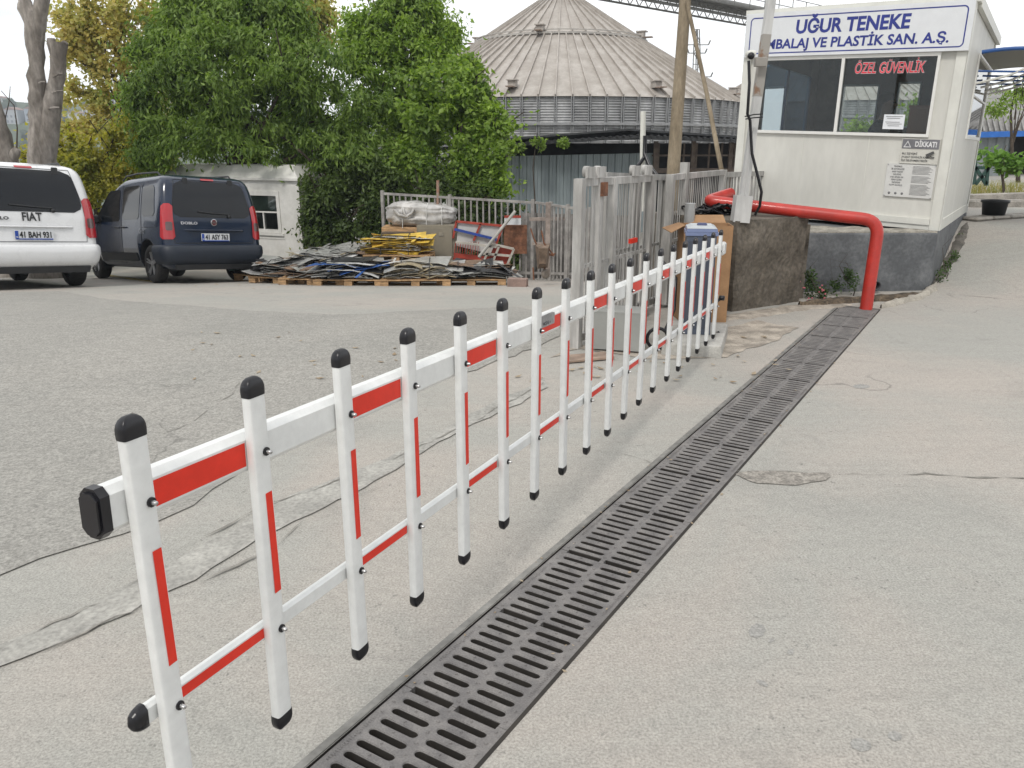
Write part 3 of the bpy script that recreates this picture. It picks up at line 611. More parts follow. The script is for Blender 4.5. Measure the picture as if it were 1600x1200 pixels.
# local frame: +x to the viewer's right (facing), +y inwards
J = [((0, 0, .50), .15, .14), ((.01, 0, .72), .14, .12), ((.03, 0, .94), .15, .115), ((.05, 0, 1.06), .07, .06), ((.07, 0, 1.13), .052), ((.09, 0, 1.20), .075, .07), ((.095, 0, 1.27), .088, .078), ((.09, 0, 1.33), .06, .055),
     ((.03, -.19, .98), .06), ((.10, -.24, .74), .045), ((.30, -.16, .70), .035), ((.37, -.13, .70), .03), ((.03, .19, .98), .06), ((.10, .24, .74), .045), ((.30, .16, .70), .035), ((.37, .13, .70), .03),
     ((.10, -.10, .50), .085), ((.44, -.12, .50), .06), ((.42, -.12, .10), .045), ((.52, -.12, .06), .04), ((.10, .10, .50), .085), ((.44, .12, .50), .06), ((.42, .12, .10), .045), ((.52, .12, .06), .04)]
Ed = [(0, 1), (1, 2), (2, 3), (3, 4), (4, 5), (5, 6), (6, 7), (2, 8), (8, 9), (9, 10), (10, 11), (2, 12), (12, 13), (13, 14), (14, 15), (0, 16), (16, 17), (17, 18), (18, 19), (0, 20), (20, 21), (21, 22), (22, 23)]
n_ = len(J)
for sgn, wr in ((-1, 11), (1, 15)):       # five fingers on each hand, curled over the desk edge
    for q in range(4):
        y = sgn*(.13 + (q-1.5)*.017); Lq = (.062, .072, .068, .052)[q]; b_ = len(J)
        J += [((.405, y, .705), .0095), ((.405+Lq*.55, y, .705), .0085), ((.405+Lq, y, .692), .007)]; Ed += [(wr, b_), (b_, b_+1), (b_+1, b_+2)]
    b_ = len(J); J += [((.385, sgn*.095, .70), .011), ((.415, sgn*.075, .695), .009)]; Ed += [(wr, b_), (b_, b_+1)]
skinm = mat('skin', (.42, .25, .17), .5, var=.05); shirt = mat('navy_shirt', (.02, .03, .06), .9, var=.2)
body = skin_body('body', J, Ed, skinm, pr_)
body.data.materials.append(shirt); body.data.materials.append(mat('dark_trousers', (.02, .02, .022), .9))
for p in body.data.polygons:
    c = p.center
    if c.z < .56: p.material_index = 2
    elif c.z < 1.08 and c.x < .29: p.material_index = 1
m = MB(); hc = Vector((.085, 0, 1.285))
def blob(m, c, rx, ry, rz_, n1_=10, n2_=7, mi=0, cut=None):
    V, F_ = [], []
    for i in range(n2_+1):
        t = math.pi*i/n2_
        for j in range(n1_): a = 2*math.pi*j/n1_; V.append(Vector(c)+Vector((rx*math.sin(t)*math.cos(a), ry*math.sin(t)*math.sin(a), rz_*math.cos(t))))
    for i in range(n2_):
        for j in range(n1_): F_.append((i*n1_+j, i*n1_+(j+1) % n1_, (i+1)*n1_+(j+1) % n1_, (i+1)*n1_+j)[::-1])
    m.add(V, F_, mi, True)
blob(m, hc+Vector((-.022, 0, .03)), .095, .088, .085); m.build('hair', mat('dark_hair', (.015, .012, .01), .8), pr_, False)
m = MB(); blob(m, (.178, 0, 1.245), .022, .014, .02); blob(m, (.165, 0, 1.215), .012, .022, .007); 
for sg_ in (-1, 1): blob(m, (.085, sg_*.082, 1.25), .016, .008, .026); blob(m, (.160, sg_*.032, 1.27), .010, .011, .008, mi=1)
m.build('face', [skinm, mat('dark_hair', (0, 0, 0))], pr_, False)
ch_ = thing('chair', 'dark office chair under the seated guard in the booth', 'chair', bp(.43, .42, .01), math.atan2(-E1.y, -E1.x)); ch_.scale = (1.15, 1.15, 1.12)
m = MB(); m.bbox((.10, 0, .36), (.46, .46, .08), .03); m.build('seat', black_rubber, ch_, False)
m = MB(); m.bbox((-.20, 0, .68), (.06, .42, .5), .025); m.build('backrest', black_rubber, ch_, False)
m = MB(); m.tube([(.1, 0, .05), (.1, 0, .32)], .025)
for q in range(5): a = 2*math.pi*q/5; m.tube([(.1, 0, .06), (.1+.26*math.cos(a), .26*math.sin(a), .03)], .014, 6)
m.build('pedestal', steel, ch_, False)

# ------------------------------------------------------------------ plinth, old concrete block, ledge plank
plm = mat('grey_painted_plinth', (.115, .122, .130), .75, var=.18, scale=3.5, col2=(.19, .198, .205), bump=.5, bscale=28, fine=.12, pos=(.42, .75))
Cn = Vector((4.83, 9.08, 0)); PLn = Vector((3.22, 8.98, 0)); rr = Cn + Vector((2.10, 3.20, 0)); m = MB()
bl = Vector((2.7, 11.3, 0)); m.hexa([Vector((PLn.x, PLn.y, -.4)), Vector((Cn.x-.03, Cn.y-.04, -.4)), Vector((rr.x, rr.y, -.4)), Vector((bl.x, bl.y, -.9)), Vector((PLn.x, PLn.y, .675)), Vector((Cn.x, Cn.y, .668)), Vector((rr.x, rr.y, .65)), Vector((bl.x, bl.y, .75))])
plinth = tagp(m.build('booth_plinth', plm, None, loc=(4, 10, 0)), 'dark grey painted concrete plinth under the white guard booth', 'plinth'); mo = plinth.modifiers.new('b', 'BEVEL'); mo.width = .025; mo.segments = 3
m = MB(); A_, B_ = Vector((2.215, 7.86, 0)), Vector((3.085, 8.40, 0)); dd = (B_-A_).normalized(); nn = Vector((-dd.y, dd.x, 0))
def ragbox(m, A, B, nn, depth, z0, z1, seed, amp=.03, nx=22, nz=16):
    V, F_ = [], []
    for k in range(nz+1):
        for i in range(nx+1):
            t = i/nx; q = A.lerp(B, t); z = z0+(z1-z0)*k/nz; o = mnoise.noise(Vector((t*5, z*4, seed)))*amp + mnoise.noise(Vector((t*18, z*16, seed)))*amp*.4
            e = (B-A).normalized()*(mnoise.noise(Vector((z*5, seed, 0)))*amp*1.3 if i == nx else 0)
            zz = z + (mnoise.noise(Vector((t*9, seed, 3)))*amp*.5 if k == nz else 0)
            V.append(q - nn*o + e + Vector((0, 0, zz)))
    for k in range(nz):
        for i in range(nx): a = k*(nx+1)+i; F_.append((a, a+1, a+nx+2, a+nx+1))
    n0 = len(V); b = [V[k*(nx+1)+i] + nn*depth for k in (0, nz) for i in (0, nx)]; V += b
    top = [nz*(nx+1)+i for i in range(nx+1)]; lft = [k*(nx+1) for k in range(nz+1)]; rgt = [k*(nx+1)+nx for k in range(nz+1)]
    F_.append(tuple(top)+(n0+3, n0+2)); F_.append(tuple(lft[::-1])+(n0, n0+2)); F_.append(tuple(rgt)+(n0+3, n0+1)); F_.append((n0, n0+1, n0+3, n0+2)); m.add(V, F_)
ragbox(m, A_, B_, nn, 1.3, -.2, .90, 3)
tagp(m.build('concrete_block', mat('stained_concrete', (.10, .084, .064), .95, var=.3, scale=2.6, col2=(.185, .162, .132), bump=.8, bscale=30, fine=.3, pos=(.35, .7)), None, loc=(2.7, 8.2, 0)), 'brown stained rough concrete block left of the grey plinth, carrying the white post', 'concrete block')
m = MB(); ledm = mat('ledge_cement', (.30, .28, .24), .9, var=.25, scale=8, bump=.6, bscale=50, fine=.2)
a_, b_ = Vector((3.0, 8.95, .70)), Vector((4.6, 9.20, .66)); 
V = []; n = 30
for i in range(n+1):
    t = i/n; p = PLn.lerp(Cn, t); q = p + Vector((-.2, .75-.7*t, 0)); V += [Vector((p.x, p.y+.01, .678+.012*mnoise.noise(Vector((t*14, 1, 0))))), Vector((q.x, q.y, .70+.02*mnoise.noise(Vector((t*9, 4, 0)))))]
m.add(V, [(2*i, 2*i+2, 2*i+3, 2*i+1) for i in range(n)]); lo = [v-Vector((0, 0, .05)) for v in V[::2]]
m.add([v for v in V[::2]]+lo, [(i, i+1, n+2+i, n+1+i)[::-1] for i in range(n)]); m.build('mortar_bed', ledm, plinth)
m = MB(); m.bar(Vector((2.80, 9.35, .915)), Vector((3.55, 9.60, .79)), .10, .05); tagp(m.build('timber_plank', old_timber, None, loc=(3.1, 9.4, .85)), 'weathered plank lying on the ledge behind the red pipe', 'plank')
m = MB(); m.box((2.95, 9.1, .2), (.5, 1.0, 1.2)); tagp(m.build('masonry_fill', mat('stained_concrete', (0, 0, 0)), None, loc=(2.95, 9.1, 0)), 'rough brown masonry between the concrete block and the booth', 'masonry')
# curved cement kerb and soil by the plinth foot
soil = mat('soil', (.10, .075, .05), .98, var=.5, scale=14, bump=1, bscale=40, fine=.4)
def strip(name, px, wd, h, material, seed=0, kind='structure', label=None, cat=None):
    P = [hz_at(*p) for p in px]; q = []
    for i in range(len(P)-1):
        for k in range(8): q.append(P[i].lerp(P[i+1], k/8))
    q.append(P[-1]); m = MB(); V = []; n = len(q)
    for i, p in enumerate(q):
        d = (q[min(i+1, n-1)]-q[max(i-1, 0)]); d.z = 0; d.normalize(); nn_ = Vector((-d.y, d.x, 0)); w_ = wd*min(1, .15+6*min(i, n-1-i)/n)*(1+.5*mnoise.noise(Vector((p.x*6, p.y*6, seed))))
        z = hz(p.x, p.y)
        for s_, hh in ((-1, -.02), (-.75, .7), (0, 1), (.75, .7), (1, -.02)): V.append(Vector((p.x, p.y, z)) + nn_*w_*s_*.5 + Vector((0, 0, h*hh*(1+.5*mnoise.noise(Vector((p.x*9, p.y*9, seed+3+s_)))))))
    m.add(V, [(5*i+j, 5*i+j+1, 5*i+j+6, 5*i+j+5) for i in range(n-1) for j in range(4)], 0, True); o = m.build(name, material); return tagp(o, label, cat, None, kind)
strip('soil_bed', [(1248, 478), (1290, 474), (1340, 470), (1400, 467), (1440, 462)], .22, .05, soil, 1)
strip('cement_fillet', [(1376, 482), (1400, 474), (1430, 467), (1450, 457), (1462, 447)], .12, .05, mat('pale_cement', (.38, .35, .30), .9, var=.2, scale=10, bump=.6, bscale=60, fine=.15), 4)
strip('soil_bed', [(1458, 446), (1472, 425), (1487, 402), (1497, 382), (1505, 362), (1511, 349)], .12, .02, mat('dark_dirt', (.12, .11, .095), .95, var=.35, scale=6, bump=.6, bscale=40, fine=.3), 5)
strip('soil_bed', [(1100, 500), (1160, 494), (1250, 480), (1330, 476)], .25, .012, mat('dusty_concrete', (0, 0, 0)), 6)
m = MB(); e = hz_at(1396, 462); e = Vector((e.x-.15, 8.98, .09)); m.lathe([(.055, 0), (.055, -.10), (.045, -.10), (.045, 0), (.055, 0)], e, (0, 1, 0), 20); m.lathe([(0, .03), (.045, .03)], e, (0, 1, 0), 20, 1)
tagp(m.build('drain_pipe', [mat('dark_pipe', (.05, .05, .055), .6), dark_void], None, loc=e), 'dark open pipe end sticking out at the foot of the grey plinth', 'pipe')

# ------------------------------------------------------------------ red pipe guard rail, white post with camera
redp = mat('red_gloss_paint', (.45, .028, .018), .42, var=.14, scale=7, coat=.25, bump=.04, bscale=12)
def arc(p0, p1, p2, r, n=7):
    d0, d1 = (p0-p1).normalized(), (p2-p1).normalized(); a, b = p1+d0*r, p1+d1*r; return [a.lerp(p1, t).lerp(p1.lerp(b, t), t) for t in [i/n for i in range(n+1)]]
pf = Vector((3.645, 8.02, -.05)); pe = Vector((3.70, 8.10, .885)); pl_ = Vector((2.08, 8.62, 1.045)); pb_ = Vector((2.42, 9.0, 1.10))
m = MB(); m.tube([pf] + arc(pf, pe, pl_, .16) + arc(pe, pl_, pb_, .09) + [pb_], .062, 18)
tagp(m.build('red_pipe_rail', redp, None, loc=(3.645, 8.02, 0)), 'thick red painted bent pipe rail in front of the guard booth', 'pipe rail')
postm = mat('post_paint', (.50, .50, .49), .5, var=.12, scale=5, fine=.06, bscale=30, stretch=(1, 1, .3)); rsty = mat('rusty_patch', (.36, .34, .31), .7, var=.15, scale=7, col2=(.22, .13, .08), pos=(.57, .66))
q0, q1 = Vector((2.255, 7.96, .88)), Vector((2.44, 8.08, 3.35)); up_ = (q1-q0).normalized()
po = thing('steel_post', 'tall white square steel post on the brown block, in front of the booth', 'post', q0)
m = MB(); m.bar(q0, q1, .075, .075, (0, 1, 0)); m.build('shaft', postm, po)
m = MB(); m.bar(q0-up_*.0, q0+up_*.26, .16, .13, (0, 1, 0)); m.bar(q0+up_*.262, q0+up_*.9, .012, .10, (0, 1, 0)); m.build('base_sleeve', postm, po)
m = MB(); k_ = q0+up_*1.18; m.bar(k_, k_+up_*.55, .078, .079, (0, 1, 0)); m.build('rusty_sleeve', rsty, po)
m = MB(); c_ = at(1188, 97, 7.93); m.bbox(c_, (.11, .05, .08), .006); m.build('junction_plate', mat('dusty_plate', (.36, .34, .31), .7, var=.2), po)
cm = thing('security_camera', 'small white dome camera with a black lens on the side of the post', 'security camera', at(1172, 86, 7.88))
m = MB(); c_ = at(1173, 84, 7.87); m.bbox(c_, (.085, .10, .055), .02); m.build('housing', trimw, cm)
m = MB(); blob(m, c_+Vector((-.008, -.045, -.022)), .034, .034, .032); m.build('lens', black_rubber, cm)
m = MB(); m.tube([at(1170, 95, 7.86), at(1171, 130, 7.84), at(1168, 178, 7.83), at(1172, 188, 7.85), at(1175, 240, 7.83), at(1184, 275, 7.82), at(1190, 300, 7.82), at(1187, 322, 7.85), at(1180, 335, 7.95)], .014, 7)
m.tube([at(1165, 186, 7.82), at(1178, 184, 7.85), at(1192, 183, 7.86)], .006, 6); m.tube([at(1164, 182, 7.82), at(1178, 179, 7.85), at(1192, 178, 7.86)], .006, 6)
tagp(m.build('power_cable', black_rubber, None, loc=q0), 'black cable running down the white post from the camera', 'cable')

# ------------------------------------------------------------------ silos and conveyor
siloroof = mat('dusty_roof_sheet', (.38, .345, .308), .6, .1, var=.1, scale=1.6, col2=(.45, .42, .385), stretch=(1, 1, .25), fine=.06, bscale=9)
galv = mat('corrugated_galvanised', (.33, .335, .34), .55, .1, var=.2, scale=.8, col2=(.50, .505, .51), fine=.1, bscale=6)
galvd = mat('galvanised_stiffener', (.32, .325, .33), .5, .3, var=.15)
def silo(loc, Rr, eave, apex, base, label, nrib=84, full=True):
    cx, cy = loc; t = thing('grain_silo', label, 'silo', (cx, cy, base)); n = nrib*2
    r0, z0 = Rr*.06, apex; rm, zm = Rr*.46, apex-(apex-eave)*.44; m = MB()
    def ring(r, z): return [Vector((cx+r*math.cos(2*math.pi*j/n), cy+r*math.sin(2*math.pi*j/n), z)) for j in range(n)]
    prof_ = [(r0, z0), (rm, zm), (rm*1.0+.05, zm-.06), (Rr+.12, eave-.05)]; V = []
    for r, z in prof_: V += ring(r, z)
    m.add(V, [(i*n+j, (i+1)*n+j, (i+1)*n+(j+1) % n, i*n+(j+1) % n) for i in range(3) for j in range(n)])
    for j in range(nrib):
        a = 2*math.pi*j/nrib; d = Vector((math.cos(a), math.sin(a), 0)); o = Vector((cx, cy, 0))
        m.bar(o+d*(rm+.05)+Vector((0, 0, zm-.02)), o+d*(Rr+.16)+Vector((0, 0, eave-.02)), .055, .12)
        if j % 2 == 0: m.bar(o+d*r0+Vector((0, 0, z0+.04)), o+d*rm+Vector((0, 0, zm+.04)), .05, .10)
    roof = m.build('roof', siloroof, t)
    m = MB(); m.lathe([(rm+.03, -.03), (rm+.12, -.02), (rm+.12, .07), (rm+.0, .08)], (cx, cy, zm), n=72, smooth=False); m.lathe([(rm*.99, .16), (rm+.03, .16), (rm+.03, .2), (rm*.99, .2), (rm*.99, .16)], (cx, cy, zm), n=72, smooth=False); m.build('roof_ring', mat('pale_roof_ring', (.42, .40, .37), .5, .3), roof)
    m = MB(); m.lathe([(0, .9), (.35, .9), (.35, .3), (.6, .15), (.62, -.15)], (cx, cy, apex), n=20, smooth=False); m.build('cap', galvd, roof)
    for k in range(9):                 # eave vents and ring vents
        a = 2*math.pi*(k+.35)/9*1. ; d = Vector((math.cos(a), math.sin(a), 0)); s_ = (apex-eave)*.56/(Rr-rm)
        for rad, sc_ in ((Rr-.45, 1.), (rm-.05, 1.1)):
            if sc_ > 1 and k % 2: continue
            z = (eave + (Rr-rad)*s_) if rad > rm else zm; c = Vector((cx, cy, z+.22))+d*rad; q = MB(); Mz = Matrix.Rotation(a, 3, 'Z')
            q.box(c, (.38, .34, .24), M=Mz); q.box(c+Vector((0, 0, .16))+d*.05, (.5, .44, .05), M=Mz); q.box(c-Vector((0, 0, .12))+d*.35, (.5, .3, .05), M=Mz, m=1); q.build('roof_vent', [mat('dusty_vent', (.40, .365, .33), .7), mat('vent_stain', (.25, .19, .15), .8)], roof)
    # corrugated wall: real horizontal waves
    m = MB(); V = []; zs = []; z = base
    nz_ = int((eave-base)/.055); nw = 120
    a0_, a1_ = (math.pi, 2*math.pi) if not full else (0, 2*math.pi)
    for k in range(nz_+1):
        r = Rr + (.025 if k % 2 else -.025); z = eave-.05 - k*.055
        V += [Vector((cx+r*math.cos(2*math.pi*j/nw), cy+r*math.sin(2*math.pi*j/nw), z)) for j in range(nw)]
    m.add(V, [(i*nw+j, (i+1)*nw+j, (i+1)*nw+(j+1) % nw, i*nw+(j+1) % nw)[::-1] for i in range(nz_) for j in range(nw)], 0, False); wl = m.build('wall', galv, t)
    m = MB()
    for j in range(nrib):
        for da in (-.0045, .0045):
            a = 2*math.pi*(j)/nrib+da; d = Vector((math.cos(a), math.sin(a), 0)); o = Vector((cx, cy, 0))+d*(Rr+.07); m.box(o+Vector((0, 0, (eave+base)/2)), (.10, .035, eave-base-.1), a)
    m.build('stiffener', galvd, wl)
    for zz in (eave-1.15, eave-2.75, eave-4.3):
        m = MB(); m.lathe([(Rr+.12, -.05), (Rr+.20, -.05), (Rr+.20, .05), (Rr+.12, .05), (Rr+.12, -.05)], (cx, cy, zz), n=90, smooth=False); m.build('wind_ring', galvd, wl)
    return t
silo((2.55, 45), 9.6, 3.68, 9.15, -4.5, 'large round grain silo with a conical tan ribbed roof, behind the utility pole')
silo((25.6, 68), 9.6, 4.75, 10.5, -4.5, 'second grain silo behind the white booth, mostly hidden by it')
cvm = mat('conveyor_steel', (.14, .14, .13), .6, .3, var=.2)
cv = thing('conveyor_gallery', 'long overhead conveyor with a lattice catwalk, running from the silo top to the right', 'conveyor', (3, 45, 9.8))
a, b = Vector((2.9, 45.0, 10.05)), Vector((21.2, 60.5, 9.9)); dv = (b-a).normalized(); sv = dv.cross(Vector((0, 0, 1)))
m = MB(); m.tube([a, b], .36, 10); m.build('trough', cvm, cv)
m = MB()
for s_ in (-.75, .75):
    m.bar(a+sv*s_-Vector((0, 0, .7)), b+sv*s_-Vector((0, 0, .7)), .07, .1); m.bar(a+sv*s_-Vector((0, 0, .25)), b+sv*s_-Vector((0, 0, .25)), .07, .08)
    k = 0.
    Lc = (b-a).length
    while k < Lc-.8: p = a+dv*k+sv*s_; m.bar(p-Vector((0, 0, .7)), p+dv*.4-Vector((0, 0, .25)), .04, .04); m.bar(p+dv*.4-Vector((0, 0, .25)), p+dv*.8-Vector((0, 0, .7)), .04, .04); k += .8
m.build('lattice', cvm, cv)
m = MB(); m.bar(a+sv*1.0-Vector((0, 0, .2)), b+sv*1.0-Vector((0, 0, .2)), .5, .05)
for zz in (.35, .85): m.bar(a+sv*1.2+Vector((0, 0, zz)), b+sv*1.2+Vector((0, 0, zz)), .035, .035)
k = 0.
while k < Lc: p = a+dv*k+sv*1.2; m.bar(p-Vector((0, 0, .2)), p+Vector((0, 0, .87)), .04, .04); k += 1.6
m.build('catwalk_rail', cvm, cv)
pole = mat('weathered_pole', (.22, .175, .115), .9, var=.25, scale=3, stretch=(1, 1, .3), bump=.4, bscale=40, fine=.12, col2=(.34, .28, .20))
pb = Vector((3.02, 15.5, -1.2)); pt = at(1075, -60, 15.55)
tagp(MB().tube([pb, pb.lerp(pt, .5), pt], [.135, .12, .10], 16).build('utility_pole', pole, None, loc=pb), 'thick brown wooden utility pole rising behind the grey gate', 'utility pole')
sa = at(1132, 290, 14.0); sb_ = at(1073, 2, 15.4); tagp(MB().tube([sa-Vector((0, 0, .8)), sa, sa.lerp(sb_, .5)+Vector((.02, 0, 0)), sb_], [.042, .042, .038, .034], 10).build('pole_strut', pole, None, loc=sa-Vector((0, 0, 1.5))), 'slim slanted wooden strut leaning against the utility pole', 'strut')
tagp(MB().bar(at(1060, -60, 15.3), at(1048, 60, 15.35), .02, .06).build('pole_iron', cvm, None, loc=pt), 'thin dark iron on the left of the utility pole top', 'iron bar') if False else None
ms = thing('lattice_mast', 'thin lattice mast with short cross arms far behind the utility pole', 'mast', at(1088, 260, 52)); m = MB()
c0, c1 = at(1088, 290, 52), at(1089, 46, 52)
for s_ in (-1, 1): m.bar(c0+Vector((s_*.5, 0, 0)), c1+Vector((s_*.15, 0, 0)), .05, .05); m.bar(c0+Vector((0, s_*.5, 0)), c1+Vector((0, s_*.15, 0)), .05, .05)
for k in range(14): t0, t1 = k/14, (k+1)/14; w0, w1 = .5-.35*t0, .5-.35*t1; s_ = 1 if k % 2 else -1; m.bar(c0.lerp(c1, t0)+Vector((w0*s_, 0, 0)), c0.lerp(c1, t1)-Vector((w1*s_, 0, 0)), .035, .035); m.bar(c0.lerp(c1, t1)-Vector((w1, 0, 0)), c0.lerp(c1, t1)+Vector((w1, 0, 0)), .035, .035)
for k, y in enumerate((70, 83, 120, 137)): c = at(1089, y, 52); wd = (.7, .5, .85, .8)[k]; m.bar(c-Vector((wd, 0, 0)), c+Vector((wd, 0, 0)), .045, .045); m.tube([c+Vector((wd, 0, 0)), c+Vector((wd+.1, 0, .25))], .04, 5); m.tube([c-Vector((wd, 0, 0)), c+Vector((-wd-.1, 0, .25))], .04, 5)
m.build('frame', cvm, ms)
tp = thing('vent_post', 'thin white pipe post standing behind the grey gate, black cables looped round it', 'post', at(1003, 290, 12.5))
MB().tube([at(1003, 330, 12.5), at(1005, 174, 12.5)], .042, 8).build('pipe', trimw, tp)
m = MB(); m.tube([at(1008, 212, 12.4), at(1007, 245, 12.4), at(998, 258, 12.3), at(985, 266, 12.2)], .03, 6); m.tube([at(1007, 240, 12.4), at(1014, 258, 12.3), at(1026, 274, 12.2)], .03, 6); m.build('cable', black_rubber, tp)
# sheds beyond the gate
def corr_wall(m, a, b, z0, z1, pitch=.22, amp=.03, mi=0, slope=0):
    a, b = Vector(a), Vector(b); Lw = (b-a).length; d = (b-a)/Lw; nn = Vector((d.y, -d.x, 0)); V = []; k = 0.; pat = [(0, 0), (.45, 0), (.55, 1), (.9, 1)]; row = []
    while k < Lw:
        for f_, h in pat: row.append((min(Lw, k+f_*pitch), h*amp))
        k += pitch
    n = len(row)
    for s_, h in row: p = a+d*s_+nn*h; V.append((p.x, p.y, z0 if not isinstance(z0, tuple) else z0[0]+(z0[1]-z0[0])*s_/Lw))
    for s_, h in row: p = a+d*s_+nn*h; V.append((p.x, p.y, z1 if not isinstance(z1, tuple) else z1[0]+(z1[1]-z1[0])*s_/Lw))
    m.add(V, [(i, i+1, n+i+1, n+i) for i in range(n-1)], mi)
bluegrey = mat('blue_grey_sheet', (.21, .25, .265), .5, .1, var=.12, scale=1.4, stretch=(2, 2, .3), col2=(.27, .315, .33))
darksheet = mat('dark_roof_sheet', (.035, .037, .04), .6, var=.3, scale=3)
sh = thing('storage_shed', 'long low shed with a blue grey corrugated wall and dark open bays, behind the gate', 'shed', (3, 24, -1.6))
a, b = Vector((-.55, 23.2, 0)), Vector((4.15, 24.2, 0)); m = MB(); corr_wall(m, a, b, -1.8, (1.33, 1.42)); m.build('corrugated_wall', bluegrey, sh)
m = MB(); m.hexa([Vector((-2.2, 23.0, 1.62)), Vector((3.2, 22.9, 2.02)), Vector((6.9, 23.4, 1.80)), Vector((-.2, 30, 1.9))] + [Vector((-2.2, 23.0, 1.67)), Vector((3.2, 22.9, 2.07)), Vector((6.9, 23.4, 1.86)), Vector((-.2, 30, 1.95))])
V = []; 
m.hexa([Vector(p) for p in [(-3, 22.8, 1.42), (3.5, 22.9, 1.82), (3.5, 31, 2.0), (-3, 31, 1.7), (-3, 22.8, 1.50), (3.5, 22.9, 1.90), (3.5, 31, 2.1), (-3, 31, 1.8)]])
m.hexa([Vector(p) for p in [(3.5, 22.9, 1.80), (8.6, 23.6, 1.62), (8.6, 31, 1.9), (3.5, 31, 1.95), (3.5, 22.9, 1.90), (8.6, 23.6, 1.72), (8.6, 31, 2.0), (3.5, 31, 2.1)]])
k = 0
for q in range(60): x = -3+q*.19; z = 1.50+(x+3)/6.5*.4 if x < 3.5 else 1.90-(x-3.5)/5.1*.18; m.box((x, 22.85+max(0, (x-3.5))*.137, z+.012), (.06, .3, .03))
m.build('roof', darksheet, sh)
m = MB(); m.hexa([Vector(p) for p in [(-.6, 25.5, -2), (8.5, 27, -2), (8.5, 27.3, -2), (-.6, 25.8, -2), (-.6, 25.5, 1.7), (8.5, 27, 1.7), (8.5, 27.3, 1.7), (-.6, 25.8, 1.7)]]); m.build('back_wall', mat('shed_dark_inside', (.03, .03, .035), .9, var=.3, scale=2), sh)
m = MB()
for x in (4.2, 5.3, 6.4, 7.5, 8.5): m.bar((x, 24.1, -2), (x, 24.1, 1.75), .12, .12)
for x in [4.3+.37*i for i in range(12)]: m.bar((x, 24.15, .95), (x, 24.15, 1.7), .05, .05)
m.bar((4.1, 24.1, .92), (8.6, 24.1, .92), .14, .14); m.bar((4.1, 24.1, 1.35), (8.6, 24.1, 1.35), .05, .05); m.build('bay_frame', mat('rusty_brown_frame', (.14, .11, .09), .8, var=.3), sh)
m = MB(); m.hexa([Vector(p) for p in [(-1.6, 22.9, -2), (-.56, 23.1, -2), (-.56, 24, -2), (-1.6, 24, -2), (-1.6, 22.9, 1.3), (-.56, 23.1, 1.35), (-.56, 24, 1.35), (-1.6, 24, 1.3)]]); m.build('masonry_end', mat('pale_render', (.36, .36, .31), .9, var=.15), sh)

# ------------------------------------------------------------------ gate and fences
def slat_panel(name, label, cat, a, b, h, z0=None, slat=.052, pitch=.085, frame=.06, rot=38, group=None, posts=(0, 1), rails=True, zt=None, mm=None):
    a, b = Vector(a), Vector(b); Lw = (b-a).length; d = (b-a)/Lw; ang = math.atan2(d.y, d.x); g0, g1 = hz(a.x, a.y), hz(b.x, b.y)
    if z0 is not None: g0 = g1 = z0
    t = thing(name, label, cat, (a.x, a.y, g0), 0, group)
    def P(s_, z): return a+d*s_+Vector((0, 0, g0+(g1-g0)*s_/Lw+z))
    m = MB(); k = frame
    while k < Lw-frame:
        p = P(k, h/2+.03); m.box(p+Vector((0, 0, 0)), (slat, .008, h-.1), ang+R(rot+random.uniform(-6, 6))); k += pitch
    m.build('slat_infill', mm or gate_paint, t)
    for z_, w_, h_ in ((h, .05, frame), (.08, .05, frame), (h*.5, .02, .03)): MB().bar(P(0, z_), P(Lw, z_), w_, h_).build('rail', mm or gate_paint, t)
    for s_ in posts:
        q = MB(); q.bar(P(s_*Lw, 0), P(s_*Lw, h+.03), .075, .075, d); q.build('post', mm or gate_paint, t)
    return t, P
gA = Vector((.53, 6.36, 0)); gd = Vector((.50, .866, 0)).normalized(); gn = Vector((gd.y, -gd.x, 0))
g1, P1 = slat_panel('sliding_gate', 'grey weathered sliding gate with vertical slats, nearest of the gate panels', 'gate', gA, gA+gd*1.55, 1.33, slat=.07, pitch=.098, rot=25, posts=(0, .22, .42, 1))
for s_ in (.12, .33, 1.1, 1.4):
    m = MB(); m.lathe([(0, -.02), (.045, -.02), (.045, .02), (0, .02)], P1(s_, 1.41), gn, 12, 1); m.box(P1(s_, 1.405)+gn*.035, (.15, .02, .085), math.atan2(gd.y, gd.x)); m.build('top_roller', [gate_paint, gate_paint], g1)
m = MB(); m.box(P1(.36, 1.27)+gn*.05, (.09, .03, .11), math.atan2(gd.y, gd.x)); m.build('latch_plate', rust, g1)
m = MB(); m.box(P1(1.0, .80)+gn*.07, (.15, .03, .04), math.atan2(gd.y, gd.x)); m.build('red_reflector', red_tape, g1)
g2, P2 = slat_panel('slatted_gate', 'grey slatted panel right behind the nearest sliding gate', 'gate', gA+gd*.85-gn*.16, gA+gd*2.4-gn*.16, 1.36, slat=.07, pitch=.095, rot=28, posts=(0, .5, 1))
f1, P3 = slat_panel('slatted_fence', 'grey slatted fence running on from the gate to the guard booth', 'fence', gA+gd*2.2-gn*.02, gA+gd*4.1-gn*.02, 1.30, z0=0, slat=.05, pitch=.07, rot=20, posts=(0, 1))
f1b, _ = slat_panel('slatted_fence', 'grey slatted fence farthest back, ending at the brown masonry and the strut', 'fence', gA+gd*4.15, gA+gd*5.2+Vector((.5, 0, 0)), 1.22, z0=.05, slat=.05, pitch=.075, rot=15, posts=(1,))
MB().bar(P3(.42, 0), P3(.42, 1.44), .08, .08, gd).build('tall_post', gate_paint, f1)
tagp(MB().tube([Vector((1.70, 7.75, 0)), Vector((1.71, 7.75, 1.08))], .05, 14).build('bollard', mat('bright_galvanised', (.42, .43, .43), .45, .5), None, loc=(1.7, 7.75, 0)), 'short galvanised tube post between the slatted fence and the cardboard box', 'bollard')
